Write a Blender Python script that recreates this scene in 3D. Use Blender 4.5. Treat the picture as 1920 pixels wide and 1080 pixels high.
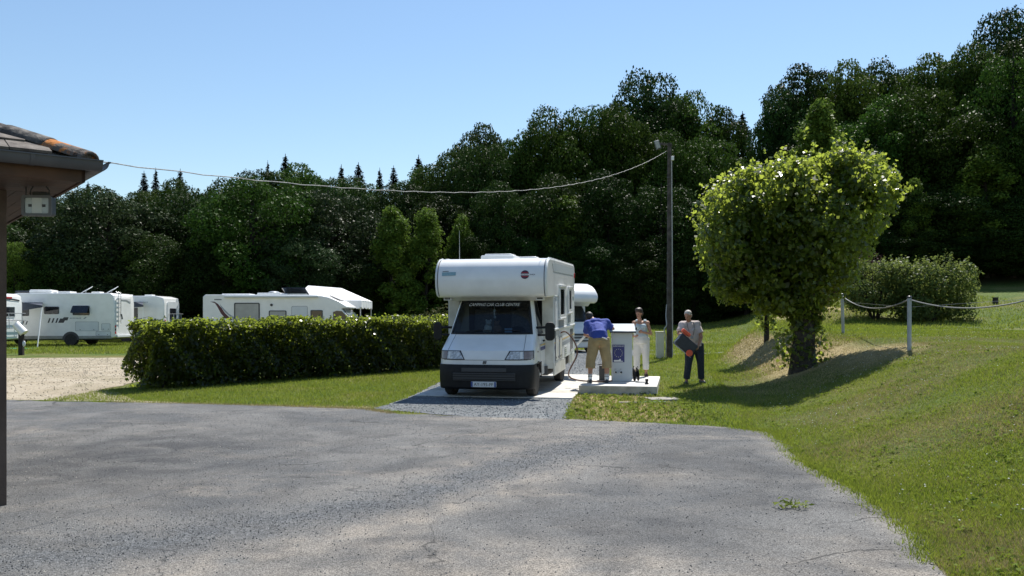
import bpy, bmesh, math, random
import numpy as np
from mathutils import Vector, Matrix, Euler
from mathutils.geometry import delaunay_2d_cdt
R = math.radians
random.seed(7)
for o in list(bpy.data.objects): bpy.data.objects.remove(o)
S = bpy.context.scene
COL = S.collection

# ------------------------------------------------------------------ camera, sky, sun, exposure
F, HOR, CAMZ = 1600.0, 597.0, 1.65           # focal length in photo pixels, horizon row, eye height
cd = bpy.data.cameras.new('camera'); cam = bpy.data.objects.new('camera', cd); COL.objects.link(cam)
cam.location = (0, 0, CAMZ); cam.rotation_euler = (R(90), 0, 0)
cd.sensor_width = 36; cd.lens = 36*F/1920; cd.shift_y = (HOR-540)/1920; cd.clip_end = 2000; cd.clip_start = .05
S.camera = cam
SUN_EL, SUN_AZ = R(57), R(23)                # azimuth clockwise from +Y
w = bpy.data.worlds.new('World'); S.world = w; w.use_nodes = True
nt = w.node_tree; bg = nt.nodes['Background']
sky = nt.nodes.new('ShaderNodeTexSky'); sky.sky_type = 'NISHITA'; sky.sun_disc = False
sky.sun_elevation = SUN_EL; sky.sun_rotation = SUN_AZ; sky.air_density = 1.3; sky.dust_density = .1; sky.ozone_density = 4
nt.links.new(sky.outputs[0], bg.inputs[0]); bg.inputs[1].default_value = .09
sl = bpy.data.lights.new('sun', 'SUN'); sun = bpy.data.objects.new('sun', sl); COL.objects.link(sun)
sl.energy = 5.0; sl.angle = R(.53); sl.color = (1, .955, .88)
sd = Vector((math.sin(SUN_AZ)*math.cos(SUN_EL), math.cos(SUN_AZ)*math.cos(SUN_EL), math.sin(SUN_EL)))
sun.rotation_euler = sd.to_track_quat('Z', 'Y').to_euler(); sun.location = sd*60
S.view_settings.view_transform = 'Standard'; S.view_settings.look = 'None'; S.view_settings.gamma = 1
S.view_settings.exposure = 0.62
S.render.resolution_x = 1024; S.render.resolution_y = 576
S.cycles.max_bounces = 8; S.cycles.transparent_max_bounces = 12

# ------------------------------------------------------------------ helpers
def px(u, v, Y): return Vector(((u-960)/F*Y, Y, CAMZ-(v-HOR)/F*Y))
def sm(t): t = np.clip(t, 0, 1); return t*t*(3-2*t)
FOOT_Y = [-10, 5.5, 6.3, 7.1, 8.3, 9.9, 11.3, 12.5, 15, 20, 25, 30, 36, 45, 60, 200]
FOOT_X = [2.2, 2.75, 3.05, 3.2, 3.35, 3.4, 3.6, 3.75, 4.4, 5.2, 6.1, 7.0, 9.0, 12, 16, 30]
def H(x, y):
    x = np.asarray(x, float); y = np.asarray(y, float)
    b = np.interp(y, [0, 16.5, 18, 23, 30, 44, 62, 80, 115, 200], [0, 0, .015, .14, .24, .30, 1.25, 4.2, 11, 20])
    bl = np.interp(y, [0, 16.5, 18, 23, 30, 44, 58, 66, 80, 115, 200], [0, 0, .015, .12, .20, .22, .25, 1.3, 4.2, 11, 20])
    k_ = sm((x+6)/7); b = b*k_+bl*(1-k_)
    xf = np.interp(y, FOOT_Y, FOOT_X)
    bank = 1.12*sm((x-xf)/np.interp(y, [17, 20, 23, 27, 32], [4.2, 4.0, 3.3, 1.9, 1.8]))*np.interp(y, [0, 36, 46, 60], [1, .95, .6, .3])
    hill = 1.75*sm((x-11)/13)*sm((y-29)/13)+2.2*sm((x-14)/34)*sm((y-50)/20)
    mound = .75*np.exp(-((x-13.6)**2/7+(y-38)**2/10))
    bump = .035*np.sin(x*1.7+y*.6)*np.sin(y*1.1-x*.5)*sm((x-xf-.5)/3)
    return b+bank+hill+mound+bump
def h(x, y): return float(H(x, y))

def mat(name, c1, c2=None, scale=6, rough=.6, bump=0, bscale=40, metal=0, spec=.5, coat=0, detail=4, lo=.35, hi=.65, island=0, transl=0, tcol=None):
    m = bpy.data.materials.new(name); m.use_nodes = True; n = m.node_tree.nodes; l = m.node_tree.links
    p = n['Principled BSDF']; p.inputs['Roughness'].default_value = rough; p.inputs['Metallic'].default_value = metal
    p.inputs['Specular IOR Level'].default_value = spec; p.inputs['Coat Weight'].default_value = coat
    p.inputs['Base Color'].default_value = (*c1, 1)
    col = None
    tc = n.new('ShaderNodeTexCoord')
    if c2:
        t = n.new('ShaderNodeTexNoise'); t.inputs['Scale'].default_value = scale; t.inputs['Detail'].default_value = detail
        l.new(tc.outputs['Object'], t.inputs['Vector'])
        r = n.new('ShaderNodeMapRange'); r.inputs[1].default_value = lo; r.inputs[2].default_value = hi
        l.new(t.outputs[0], r.inputs[0])
        x = n.new('ShaderNodeMix'); x.data_type = 'RGBA'; l.new(r.outputs[0], x.inputs[0])
        x.inputs[6].default_value = (*c1, 1); x.inputs[7].default_value = (*c2, 1); col = x.outputs[2]
    if island:
        g = n.new('ShaderNodeNewGeometry'); hs = n.new('ShaderNodeHueSaturation')
        mr = n.new('ShaderNodeMapRange'); mr.inputs[3].default_value = 1-island; mr.inputs[4].default_value = 1+island
        l.new(g.outputs['Random Per Island'], mr.inputs[0]); l.new(mr.outputs[0], hs.inputs['Value'])
        mh = n.new('ShaderNodeMapRange'); mh.inputs[3].default_value = .5-.03*island; mh.inputs[4].default_value = .5+.035*island
        l.new(g.outputs['Random Per Island'], mh.inputs[0]); l.new(mh.outputs[0], hs.inputs['Hue'])
        if col: l.new(col, hs.inputs['Color'])
        else: hs.inputs['Color'].default_value = (*c1, 1)
        col = hs.outputs[0]
    if col: l.new(col, p.inputs['Base Color'])
    if bump:
        t = n.new('ShaderNodeTexNoise'); t.inputs['Scale'].default_value = bscale; t.inputs['Detail'].default_value = 5
        l.new(tc.outputs['Object'], t.inputs['Vector'])
        b = n.new('ShaderNodeBump'); b.inputs['Strength'].default_value = bump; b.inputs['Distance'].default_value = .02
        l.new(t.outputs[0], b.inputs['Height']); l.new(b.outputs[0], p.inputs['Normal'])
    if transl:
        tr = n.new('ShaderNodeBsdfTranslucent'); ms = n.new('ShaderNodeMixShader'); ms.inputs[0].default_value = transl
        if tcol: tr.inputs[0].default_value = (*tcol, 1)
        elif col: l.new(col, tr.inputs[0])
        else: tr.inputs[0].default_value = (*c1, 1)
        l.new(p.outputs[0], ms.inputs[1]); l.new(tr.outputs[0], ms.inputs[2]); l.new(ms.outputs[0], n['Material Output'].inputs[0])
    m.diffuse_color = (*c1, 1)
    return m
def glassmat(name, tint, mixg=.12):
    m = bpy.data.materials.new(name); m.use_nodes = True; n = m.node_tree.nodes; l = m.node_tree.links
    n.remove(n['Principled BSDF'])
    t = n.new('ShaderNodeBsdfTransparent'); t.inputs[0].default_value = (*tint, 1)
    g = n.new('ShaderNodeBsdfGlossy'); g.inputs['Roughness'].default_value = .02
    fr = n.new('ShaderNodeFresnel'); fr.inputs[0].default_value = 1.45
    a = n.new('ShaderNodeMixShader'); l.new(fr.outputs[0], a.inputs[0]); l.new(t.outputs[0], a.inputs[1]); l.new(g.outputs[0], a.inputs[2])
    l.new(a.outputs[0], n['Material Output'].inputs[0]); return m

def tag(o, label=None, cat=None, group=None, kind=None):
    if label: o['label'] = label
    if cat: o['category'] = cat
    if group: o['group'] = group
    if kind: o['kind'] = kind
    return o
def thing(name, loc, label, cat, group=None, rz=0, rx=0):
    o = bpy.data.objects.new(name, None); COL.objects.link(o); o.empty_display_size = .2
    o.location = loc; o.rotation_euler = Euler((rx, 0, rz)); return tag(o, label, cat, group)
def link(name, me, m=None, parent=None):
    o = bpy.data.objects.new(name, me); COL.objects.link(o)
    if m and not me.materials: me.materials.append(m)
    if parent: o.parent = parent
    return o
def copy_tree(o, parent=None):
    c = o.copy(); COL.objects.link(c); c.parent = parent
    for ch in [k for k in o.children]: copy_tree(ch, c)
    return c

class MB:
    def __init__(s): s.v = []; s.f = []
    def add(s, vs, fs):
        o = len(s.v); s.v += [tuple(v) for v in vs]; s.f += [tuple(i+o for i in f) for f in fs]; return s
    def box(s, c, d, rot=None):
        vs = [Vector((x*d[0]/2, y*d[1]/2, z*d[2]/2)) for x in (-1, 1) for y in (-1, 1) for z in (-1, 1)]
        if rot: M_ = Euler(rot).to_matrix(); vs = [M_@v for v in vs]
        vs = [v+Vector(c) for v in vs]
        return s.add(vs, [(0, 1, 3, 2), (4, 6, 7, 5), (0, 4, 5, 1), (2, 3, 7, 6), (0, 2, 6, 4), (1, 5, 7, 3)])
    def prism(s, poly, x0, x1):                 # poly of (y, z) extruded along x
        n = len(poly); vs = [(x0, y, z) for y, z in poly]+[(x1, y, z) for y, z in poly]
        return s.add(vs, [tuple(range(n)), tuple(range(2*n-1, n-1, -1))]+[(i, (i+1) % n, n+(i+1) % n, n+i) for i in range(n)])
    def plate(s, fr, poly, t, n0=0):            # frame (origin, u, v, n); poly in u,v; thickness t along n
        o, u, v, n = [Vector(a) for a in fr]; k = len(poly)
        vs = [o+u*a+v*b+n*n0 for a, b in poly]+[o+u*a+v*b+n*(n0+t) for a, b in poly]
        return s.add(vs, [tuple(range(k)), tuple(range(2*k-1, k-1, -1))]+[(i, (i+1) % k, k+(i+1) % k, k+i) for i in range(k)])
    def ring(s, fr, a, b, t, n0=0):
        o, u, v, n = [Vector(q) for q in fr]; k = len(a)
        P = lambda p, d: o+u*p[0]+v*p[1]+n*d
        vs = [P(p, n0) for p in a]+[P(p, n0) for p in b]+[P(p, n0+t) for p in a]+[P(p, n0+t) for p in b]; fs = []
        for i in range(k):
            j = (i+1) % k
            fs += [(i, j, k+j, k+i), (2*k+i, 3*k+i, 3*k+j, 2*k+j), (i, 2*k+i, 2*k+j, j), (k+i, k+j, 3*k+j, 3*k+i)]
        return s.add(vs, fs)
    def tube(s, pts, r, n=8):
        pts = [Vector(p) for p in pts]; rs = r if isinstance(r, (list, tuple)) else [r]*len(pts); vs = []; fs = []
        up = None
        for i, p in enumerate(pts):
            d = (pts[min(i+1, len(pts)-1)]-pts[max(i-1, 0)]).normalized()
            if up is None: up = d.orthogonal().normalized()
            a = (up-d*up.dot(d)); a = a.normalized() if a.length > 1e-5 else d.orthogonal().normalized(); up = a; b = d.cross(a)
            vs += [p+(a*math.cos(2*math.pi*k/n)+b*math.sin(2*math.pi*k/n))*rs[i] for k in range(n)]
        for i in range(len(pts)-1):
            fs += [(i*n+k, i*n+(k+1) % n, (i+1)*n+(k+1) % n, (i+1)*n+k) for k in range(n)]
        fs += [tuple(range(n-1, -1, -1)), tuple(range((len(pts)-1)*n, len(pts)*n))]
        return s.add(vs, fs)
    def ball(s, c, r, nu=12, nv=8, rot=None):
        r = (r, r, r) if not isinstance(r, (tuple, list)) else r; M_ = Euler(rot).to_matrix() if rot else Matrix.Identity(3); c = Vector(c)
        vs = [c+M_@Vector((0, 0, -r[2]))]
        for j in range(1, nv):
            t = math.pi*j/nv
            vs += [c+M_@Vector((r[0]*math.sin(t)*math.cos(2*math.pi*k/nu), r[1]*math.sin(t)*math.sin(2*math.pi*k/nu), -r[2]*math.cos(t))) for k in range(nu)]
        vs.append(c+M_@Vector((0, 0, r[2]))); L = len(vs)-1
        fs = [(0, 1+(k+1) % nu, 1+k) for k in range(nu)]+[(L, 1+(nv-2)*nu+k, 1+(nv-2)*nu+(k+1) % nu) for k in range(nu)]
        for j in range(nv-2): fs += [(1+j*nu+k, 1+j*nu+(k+1) % nu, 1+(j+1)*nu+(k+1) % nu, 1+(j+1)*nu+k) for k in range(nu)]
        return s.add(vs, fs)
    def cap(s, p0, p1, r0, r1): s.tube([p0, p1], [r0, r1], 12); s.ball(p0, r0); s.ball(p1, r1); return s
    def lathe(s, prof, o, ax, n=24):            # prof of (radius, height along ax)
        o = Vector(o); ax = Vector(ax).normalized(); a = ax.orthogonal().normalized(); b = ax.cross(a); m = len(prof); vs = []
        for r, z in prof: vs += [o+ax*z+(a*math.cos(2*math.pi*k/n)+b*math.sin(2*math.pi*k/n))*r for k in range(n)]
        fs = [(i*n+k, i*n+(k+1) % n, (i+1)*n+(k+1) % n, (i+1)*n+k) for i in range(m-1) for k in range(n)]
        fs += [tuple(range(n-1, -1, -1)), tuple(range((m-1)*n, m*n))]
        return s.add(vs, fs)
    def grid(s, rows):
        m = len(rows[0]); vs = [p for r in rows for p in r]
        return s.add(vs, [(i*m+k, i*m+k+1, (i+1)*m+k+1, (i+1)*m+k) for i in range(len(rows)-1) for k in range(m-1)])
    def mesh(s, name, smooth=True, ang=35):
        me = bpy.data.meshes.new(name); me.from_pydata(s.v, [], s.f)
        bm = bmesh.new(); bm.from_mesh(me); bmesh.ops.recalc_face_normals(bm, faces=bm.faces); bm.to_mesh(me); bm.free()
        if smooth:
            me.polygons.foreach_set('use_smooth', [True]*len(me.polygons)); me.set_sharp_from_angle(angle=R(ang))
        return me
    def build(s, name, m, parent=None, smooth=True, bevel=0, seg=2, ang=35):
        o = link(name, s.mesh(name, smooth, ang), m, parent)
        if bevel:
            b = o.modifiers.new('bevel', 'BEVEL'); b.width = bevel; b.segments = seg; b.limit_method = 'ANGLE'; b.angle_limit = R(30); b.harden_normals = False
        return o
def rr(x0, x1, y0, y1, r=.04, n=4):
    r = min(r, (x1-x0)/2-1e-4, (y1-y0)/2-1e-4); out = []
    for cx, cy, a0 in ((x1-r, y1-r, 0), (x0+r, y1-r, 90), (x0+r, y0+r, 180), (x1-r, y0+r, 270)):
        out += [(cx+r*math.cos(R(a0+90*i/n)), cy+r*math.sin(R(a0+90*i/n))) for i in range(n+1)]
    return out
def circ(cx, cy, r, n=20): return [(cx+r*math.cos(2*math.pi*i/n), cy+r*math.sin(2*math.pi*i/n)) for i in range(n)]
def text2d(s, w, hgt=None):
    c = bpy.data.curves.new('lettering', 'FONT'); c.body = s; c.size = 1; c.resolution_u = 2
    o = bpy.data.objects.new('lettering', c); COL.objects.link(o); dg = bpy.context.evaluated_depsgraph_get()
    me = bpy.data.meshes.new_from_object(o.evaluated_get(dg)); v = [tuple(a.co) for a in me.vertices]; f = [tuple(p.vertices) for p in me.polygons]
    bpy.data.objects.remove(o); bpy.data.curves.remove(c); bpy.data.meshes.remove(me)
    xs = [a[0] for a in v]; ys = [a[1] for a in v]; cx = (min(xs)+max(xs))/2; cy = (min(ys)+max(ys))/2; k = w/(max(xs)-min(xs)); ky = hgt/(max(ys)-min(ys)) if hgt else k
    return [((a[0]-cx)*k, (a[1]-cy)*ky) for a in v], f
def lettering(s, w, hgt, fr, m, parent, cx=0, cy=0, off=.004, slant=0):
    v, f = text2d(s, w, hgt); o, u, vv, n = [Vector(a) for a in fr]; mb = MB()
    mb.add([o+u*(a+cx+b*slant)+vv*(b+cy)+n*off for a, b in v], f)
    return mb.build('lettering', m, parent, smooth=False)
def npmesh(name, V, k):                         # V (N*k,3): N polygons with k verts each
    N = len(V)//k; me = bpy.data.meshes.new(name); me.vertices.add(N*k); me.vertices.foreach_set('co', V.astype(np.float32).ravel())
    me.loops.add(N*k); me.loops.foreach_set('vertex_index', np.arange(N*k, dtype=np.int32))
    me.polygons.add(N); me.polygons.foreach_set('loop_start', np.arange(0, N*k, k, dtype=np.int32))
    me.update(calc_edges=True); return me

# ------------------------------------------------------------------ materials
white = mat('gelcoat_white', (.80, .81, .80), (.74, .75, .74), 3, .28, spec=.5, coat=.25)
white2 = mat('panel_white', (.66, .69, .70), (.60, .63, .65), 2, .4)
dirtyw = mat('skirt_white', (.64, .65, .62), (.5, .5, .46), 4, .45)
blackp = mat('bumper_black', (.010, .0105, .012), (.016, .0165, .018), 9, .6, spec=.3)
rubber = mat('rubber', (.018, .018, .018), (.035, .034, .032), 14, .8)
rimm = mat('rim_silver', (.60, .61, .62), (.48, .49, .5), 8, .35, metal=.1)
tint = mat('tinted_pane', (.012, .014, .018), (.02, .022, .026), 3, .06, spec=.6)
glass = glassmat('windscreen_glass', (.55, .62, .62))
lens = mat('headlamp_lens', (.30, .31, .32), (.62, .64, .66), 26, .08, spec=.8, coat=1)
amber = mat('indicator_lens', (.25, .2, .17), (.2, .14, .12), 12, .15, coat=1)
red = mat('red_plastic', (.45, .03, .03), None, rough=.3)
seam = mat('seam_dark', (.06, .062, .065), None, rough=.7)
seamg = mat('seam_grey', (.25, .27, .29), None, rough=.6)
stripe_b = mat('stripe_blue', (.03, .04, .16), None, rough=.4)
stripe_y = mat('stripe_yellow', (.55, .38, .1), None, rough=.4)
stripe_g = mat('stripe_grey', (.22, .25, .30), None, rough=.4)
charcoal = mat('decal_charcoal', (.035, .038, .045), None, rough=.4)
decalgrey = mat('decal_grey', (.3, .33, .36), None, rough=.4)
maroon = mat('decal_maroon', (.07, .01, .018), None, rough=.4)
lettw = mat('letter_white', (.72, .73, .72), None, rough=.5)
darkin = mat('cab_interior', (.03, .03, .033), (.05, .05, .055), 5, .8)
seatm = mat('seat_fabric', (.10, .11, .13), (.16, .16, .18), 20, .9)
plush = mat('plush_white', (.6, .62, .62), (.4, .42, .42), 14, .95)
plushb = mat('plush_brown', (.14, .08, .05), (.2, .12, .08), 14, .95)
bluecard = mat('blue_card', (.2, .36, .6), None, rough=.6)
concrete = mat('concrete', (.60, .58, .53), (.47, .45, .41), 5, .85, .25, 60)
concside = mat('concrete_aged', (.50, .48, .42), (.36, .34, .29), 6, .9, .35, 40)
steel = mat('galvanised', (.45, .46, .47), (.36, .37, .38), 12, .4, metal=.7)
bark = mat('bark', (.075, .06, .045), (.03, .025, .02), 14, .95, .7, 30)
barkd = mat('bark_dark', (.04, .033, .027), (.02, .017, .014), 9, .95)
gutm = mat('gutter_dark', (.055, .058, .065), (.08, .083, .09), 4, .5)
polew = mat('weathered_pole', (.085, .075, .066), (.035, .03, .027), 7, .9, .4, 50)

# ------------------------------------------------------------------ ground
def ground_mat():
    m = bpy.data.materials.new('meadow_ground'); m.use_nodes = True; n = m.node_tree.nodes; l = m.node_tree.links; p = n['Principled BSDF']
    p.inputs['Roughness'].default_value = .9; p.inputs['Specular IOR Level'].default_value = .15
    tc = n.new('ShaderNodeTexCoord')
    def noise(sc, d=4):
        t = n.new('ShaderNodeTexNoise'); t.inputs['Scale'].default_value = sc; t.inputs['Detail'].default_value = d; l.new(tc.outputs['Object'], t.inputs[0]); return t.outputs[0]
    def mix(f, a, b):
        x = n.new('ShaderNodeMix'); x.data_type = 'RGBA'; l.new(f, x.inputs[0])
        for i, c in ((6, a), (7, b)):
            if isinstance(c, tuple): x.inputs[i].default_value = (*c, 1)
            else: l.new(c, x.inputs[i])
        return x.outputs[2]
    def rng(f, a, b):
        r = n.new('ShaderNodeMapRange'); r.inputs[1].default_value = a; r.inputs[2].default_value = b; l.new(f, r.inputs[0]); return r.outputs[0]
    def mul(a, b, op='MULTIPLY'):
        x = n.new('ShaderNodeMath'); x.operation = op; x.use_clamp = True; l.new(a, x.inputs[0])
        if isinstance(b, float): x.inputs[1].default_value = b
        else: l.new(b, x.inputs[1])
        return x.outputs[0]
    g = mix(rng(noise(.7), .35, .65), (.085, .13, .02), (.15, .165, .036))
    g = mix(rng(noise(9, 6), .3, .7), g, (.036, .072, .010))
    g = mix(mul(rng(noise(.45, 6), .48, .68), .75), g, (.17, .145, .055))
    at = n.new('ShaderNodeAttribute'); at.attribute_name = 'zone'; sp = n.new('ShaderNodeSeparateColor'); l.new(at.outputs[0], sp.inputs[0])
    dry = mix(rng(noise(5, 6), .3, .7), (.36, .29, .16), (.24, .195, .09))
    f = mul(mul(sp.outputs[0], rng(noise(3.5, 5), .2, .75), 'ADD'), sp.outputs[0])
    g = mix(rng(f, .25, .75), g, dry)
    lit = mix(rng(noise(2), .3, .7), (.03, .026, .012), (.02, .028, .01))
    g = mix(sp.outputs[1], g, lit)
    l.new(g, p.inputs['Base Color'])
    b = n.new('ShaderNodeBump'); b.inputs['Strength'].default_value = .9; b.inputs['Distance'].default_value = .06; l.new(noise(22, 6), b.inputs['Height']); l.new(b.outputs[0], p.inputs['Normal'])
    return m
xs = np.concatenate([np.linspace(-160, -30, 27)[:-1], np.linspace(-30, -1, 50)[:-1], np.linspace(-1, 14, 76)[:-1], np.linspace(14, 50, 40)[:-1], np.linspace(50, 160, 20)])
ys = np.concatenate([np.linspace(-40, 3, 15)[:-1], np.linspace(3, 34, 135)[:-1], np.linspace(34, 70, 50)[:-1], np.linspace(70, 240, 40)])
GX, GY = np.meshgrid(xs, ys); GZ = H(GX, GY); nx_, ny_ = len(xs), len(ys)
me = bpy.data.meshes.new('ground')
idx = np.arange(nx_*ny_).reshape(ny_, nx_)
fq = np.stack([idx[:-1, :-1], idx[:-1, 1:], idx[1:, 1:], idx[1:, :-1]], -1).reshape(-1, 4)
me.from_pydata(np.stack([GX, GY, GZ], -1).reshape(-1, 3).tolist(), [], fq.tolist())
me.polygons.foreach_set('use_smooth', [True]*len(me.polygons))
def zone_dry(x, y):
    xf = np.interp(y, FOOT_Y, FOOT_X); t = (x-xf)/np.interp(y, [17, 20, 23, 27, 32], [4.2, 4.0, 3.3, 1.9, 1.8])
    d = np.exp(-((t-.50)/.34)**2)*sm((y-18.6)/1.2)*(1-sm((y-31)/4))*1.0                           # bank face round the lime tree
    d = np.maximum(d, np.exp(-((x-8.0)**2/1.6+(y-18.5)**2/3.2))*.8)
    d = np.maximum(d, .75*sm((x-.9)/.4)*sm((3.6-x)/1.0)*sm((y-13.4)/.4)*sm((18.6-y)/.5))               # worn patch before the slab
    d = np.maximum(d, .95*np.exp(-((x-13)**2/9+(y-37.5)**2/6)))
    d = np.maximum(d, .6*np.exp(-((y-(15.9-.08*(x+5)))/.5)**2)*sm((-x-1.5))*sm((x+9)/2))
    return np.clip(d, 0, 1)
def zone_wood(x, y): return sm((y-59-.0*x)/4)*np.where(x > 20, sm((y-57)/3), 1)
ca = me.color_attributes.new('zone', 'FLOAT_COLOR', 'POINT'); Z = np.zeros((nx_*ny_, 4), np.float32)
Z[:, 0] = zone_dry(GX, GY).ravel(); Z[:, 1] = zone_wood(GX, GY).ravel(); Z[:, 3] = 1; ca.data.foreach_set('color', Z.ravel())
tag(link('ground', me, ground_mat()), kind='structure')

def sheet(name, poly, off, m, res=.5, attr=None):
    """polygon draped over the ground"""
    P = [Vector(p) for p in poly]; n = len(P); x0 = min(p.x for p in P); x1 = max(p.x for p in P); y0 = min(p.y for p in P); y1 = max(p.y for p in P)
    pts = list(P); edges = [(i, (i+1) % n) for i in range(n)]
    for i in range(int((x1-x0)/res)+1):
        for j in range(int((y1-y0)/res)+1): pts.append(Vector((x0+(i+.31)*res, y0+(j+.37)*res)))
    v, e, f, *_ = delaunay_2d_cdt(pts, edges, [list(range(n))], 1, 1e-5)
    me = bpy.data.meshes.new(name); V = np.array([(a.x, a.y) for a in v]); Zz = H(V[:, 0], V[:, 1])+off
    me.from_pydata(np.column_stack([V, Zz]).tolist(), [], [tuple(q) for q in f]); me.update()
    if me.polygons and me.polygons[0].normal.z < 0: me.flip_normals()
    if attr is not None:
        c = me.color_attributes.new('zone', 'FLOAT_COLOR', 'POINT'); A = np.ones((len(V), 4), np.float32); a = attr(V[:, 0], V[:, 1])
        for i, q in enumerate(a): A[:, i] = q
        for i in range(len(a), 3): A[:, i] = 0
        c.data.foreach_set('color', A.ravel())
    return tag(link(name, me, m), kind='structure')
def rag(poly, step=.25, amp=.06, seed=1):
    rnd = random.Random(seed); out = []
    for i, p in enumerate(poly):
        q = poly[(i+1) % len(poly)]; d = Vector(q)-Vector(p); k = max(1, min(80, int(d.length/step))); nn = Vector((-d.y, d.x)).normalized() if d.length else Vector((0, 0))
        for j in range(k): out.append(tuple(Vector(p)+d*j/k+nn*rnd.uniform(-amp, amp)))
    return out

def surf_mat(name, cols, sandc, darkc, bscale, bump):
    m = bpy.data.materials.new(name); m.use_nodes = True; n = m.node_tree.nodes; l = m.node_tree.links; p = n['Principled BSDF']
    p.inputs['Roughness'].default_value = .88; p.inputs['Specular IOR Level'].default_value = .25; tc = n.new('ShaderNodeTexCoord')
    def noise(sc, d=5, dist=0, stretch=None):
        t = n.new('ShaderNodeTexNoise'); t.inputs['Scale'].default_value = sc; t.inputs['Detail'].default_value = d; t.inputs['Distortion'].default_value = dist
        if stretch:
            mp = n.new('ShaderNodeMapping'); mp.inputs['Scale'].default_value = stretch; mp.inputs['Rotation'].default_value = (0, 0, .5); l.new(tc.outputs['Object'], mp.inputs[0]); l.new(mp.outputs[0], t.inputs[0])
        else: l.new(tc.outputs['Object'], t.inputs[0])
        return t.outputs[0]
    def rng(f, a, b, c=0, d=1):
        r = n.new('ShaderNodeMapRange'); r.inputs[1].default_value = a; r.inputs[2].default_value = b; r.inputs[3].default_value = c; r.inputs[4].default_value = d; l.new(f, r.inputs[0]); return r.outputs[0]
    def mix(f, a, b):
        x = n.new('ShaderNodeMix'); x.data_type = 'RGBA'; l.new(f, x.inputs[0])
        for i, c in ((6, a), (7, b)):
            if isinstance(c, tuple): x.inputs[i].default_value = (*c, 1)
            else: l.new(c, x.inputs[i])
        return x.outputs[2]
    def math_(a, b, op):
        x = n.new('ShaderNodeMath'); x.operation = op; x.use_clamp = True; l.new(a, x.inputs[0])
        if isinstance(b, (int, float)): x.inputs[1].default_value = b
        else: l.new(b, x.inputs[1])
        return x.outputs[0]
    at = n.new('ShaderNodeAttribute'); at.attribute_name = 'zone'; sp = n.new('ShaderNodeSeparateColor'); l.new(at.outputs[0], sp.inputs[0])
    c = mix(rng(noise(.5, 8, .8), .40, .60), cols[0], cols[1])
    c = mix(rng(noise(1.7, 6), .42, .72), c, cols[2])
    sandf = math_(rng(noise(.55, 7, .8, (1, 2.2, 1)), .53, .72), rng(noise(6, 5), .3, .6), 'MULTIPLY')
    sandf = math_(math_(sandf, .45, 'MULTIPLY'), math_(sp.outputs[1], rng(noise(2.5, 6), .25, .7), 'MULTIPLY'), 'ADD')
    c = mix(sandf, c, sandc)
    c = mix(math_(rng(noise(1.0, 9, 1.4), .50, .66), .42, 'MULTIPLY'), c, darkc)
    c = mix(math_(sp.outputs[2], rng(noise(1.6, 8, .8), .30, .62), 'MULTIPLY'), c, darkc)
    wv = n.new('ShaderNodeTexNoise'); wv.inputs['Scale'].default_value = 1.4; wv.inputs['Detail'].default_value = 6; l.new(tc.outputs['Object'], wv.inputs[0])
    av = n.new('ShaderNodeVectorMath'); av.operation = 'MULTIPLY_ADD'; av.inputs[1].default_value = (.9, .9, 0); l.new(wv.outputs['Color'], av.inputs[0]); l.new(tc.outputs['Object'], av.inputs[2])
    ck = n.new('ShaderNodeTexVoronoi'); ck.feature = 'DISTANCE_TO_EDGE'; ck.inputs['Scale'].default_value = .38; l.new(av.outputs[0], ck.inputs[0])
    c = mix(math_(math_(rng(ck.outputs['Distance'], .0045, .0015), rng(noise(.6, 3), .5, .56), 'MULTIPLY'), .7, 'MULTIPLY'), c, (.03, .03, .03))
    gr = math_(sp.outputs[0], rng(noise(3, 6), .25, .6), 'MULTIPLY')
    vo = n.new('ShaderNodeTexVoronoi'); vo.inputs['Scale'].default_value = 70; l.new(tc.outputs['Object'], vo.inputs[0])
    sv = n.new('ShaderNodeSeparateColor'); l.new(vo.outputs['Color'], sv.inputs[0])
    stone = mix(sv.outputs[0], (.035, .04, .046), (.17, .18, .19))
    c = mix(gr, c, stone)
    sp2 = n.new('ShaderNodeTexVoronoi'); sp2.inputs['Scale'].default_value = 130; l.new(tc.outputs['Object'], sp2.inputs[0])
    s2 = n.new('ShaderNodeSeparateColor'); l.new(sp2.outputs['Color'], s2.inputs[0])
    hs = n.new('ShaderNodeHueSaturation'); l.new(rng(s2.outputs[0], 0, 1, .45, 1.55), hs.inputs['Value']); l.new(c, hs.inputs['Color'])
    l.new(hs.outputs[0], p.inputs['Base Color'])
    b = n.new('ShaderNodeBump'); b.inputs['Strength'].default_value = bump; b.inputs['Distance'].default_value = .02; l.new(noise(bscale, 6), b.inputs['Height']); l.new(b.outputs[0], p.inputs['Normal'])
    return m
asphalt_m = surf_mat('worn_asphalt', [(.102, .106, .110), (.172, .171, .166), (.134, .131, .126)], (.34, .30, .25), (.050, .052, .056), 90, 1)
sand_m = surf_mat('sandy_track', [(.30, .255, .185), (.36, .31, .235), (.27, .225, .155)], (.42, .37, .29), (.17, .155, .09), 40, .6)
gravel_m = surf_mat('grey_gravel', [(.14, .155, .16), (.20, .215, .22), (.17, .18, .185)], (.28, .285, .28), (.08, .09, .1), 60, 1)
edge = [(-30, 17.1)]
for u, v in ((5, 752), (330, 757), (520, 762), (690, 768), (735, 776), (880, 782), (1062, 787), (1250, 795), (1375, 803), (1440, 811), (1472, 832), (1500, 865), (1550, 893), (1600, 917), (1650, 948), (1690, 980), (1740, 1022), (1755, 1060), (1790, 1100)):
    Y = F*CAMZ/(v-HOR); edge.append(((u-960)/F*Y, Y))
edge += [(3.0, 3.0), (3.0, -8), (-30, -8)]
BX = [-6.5, -3.2, -1.77, -.82, .25, 1.5, 2.6]; BY = [4.6, 5.96, 7.0, 8.1, 9.9, 11.6, 13.3]
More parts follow.
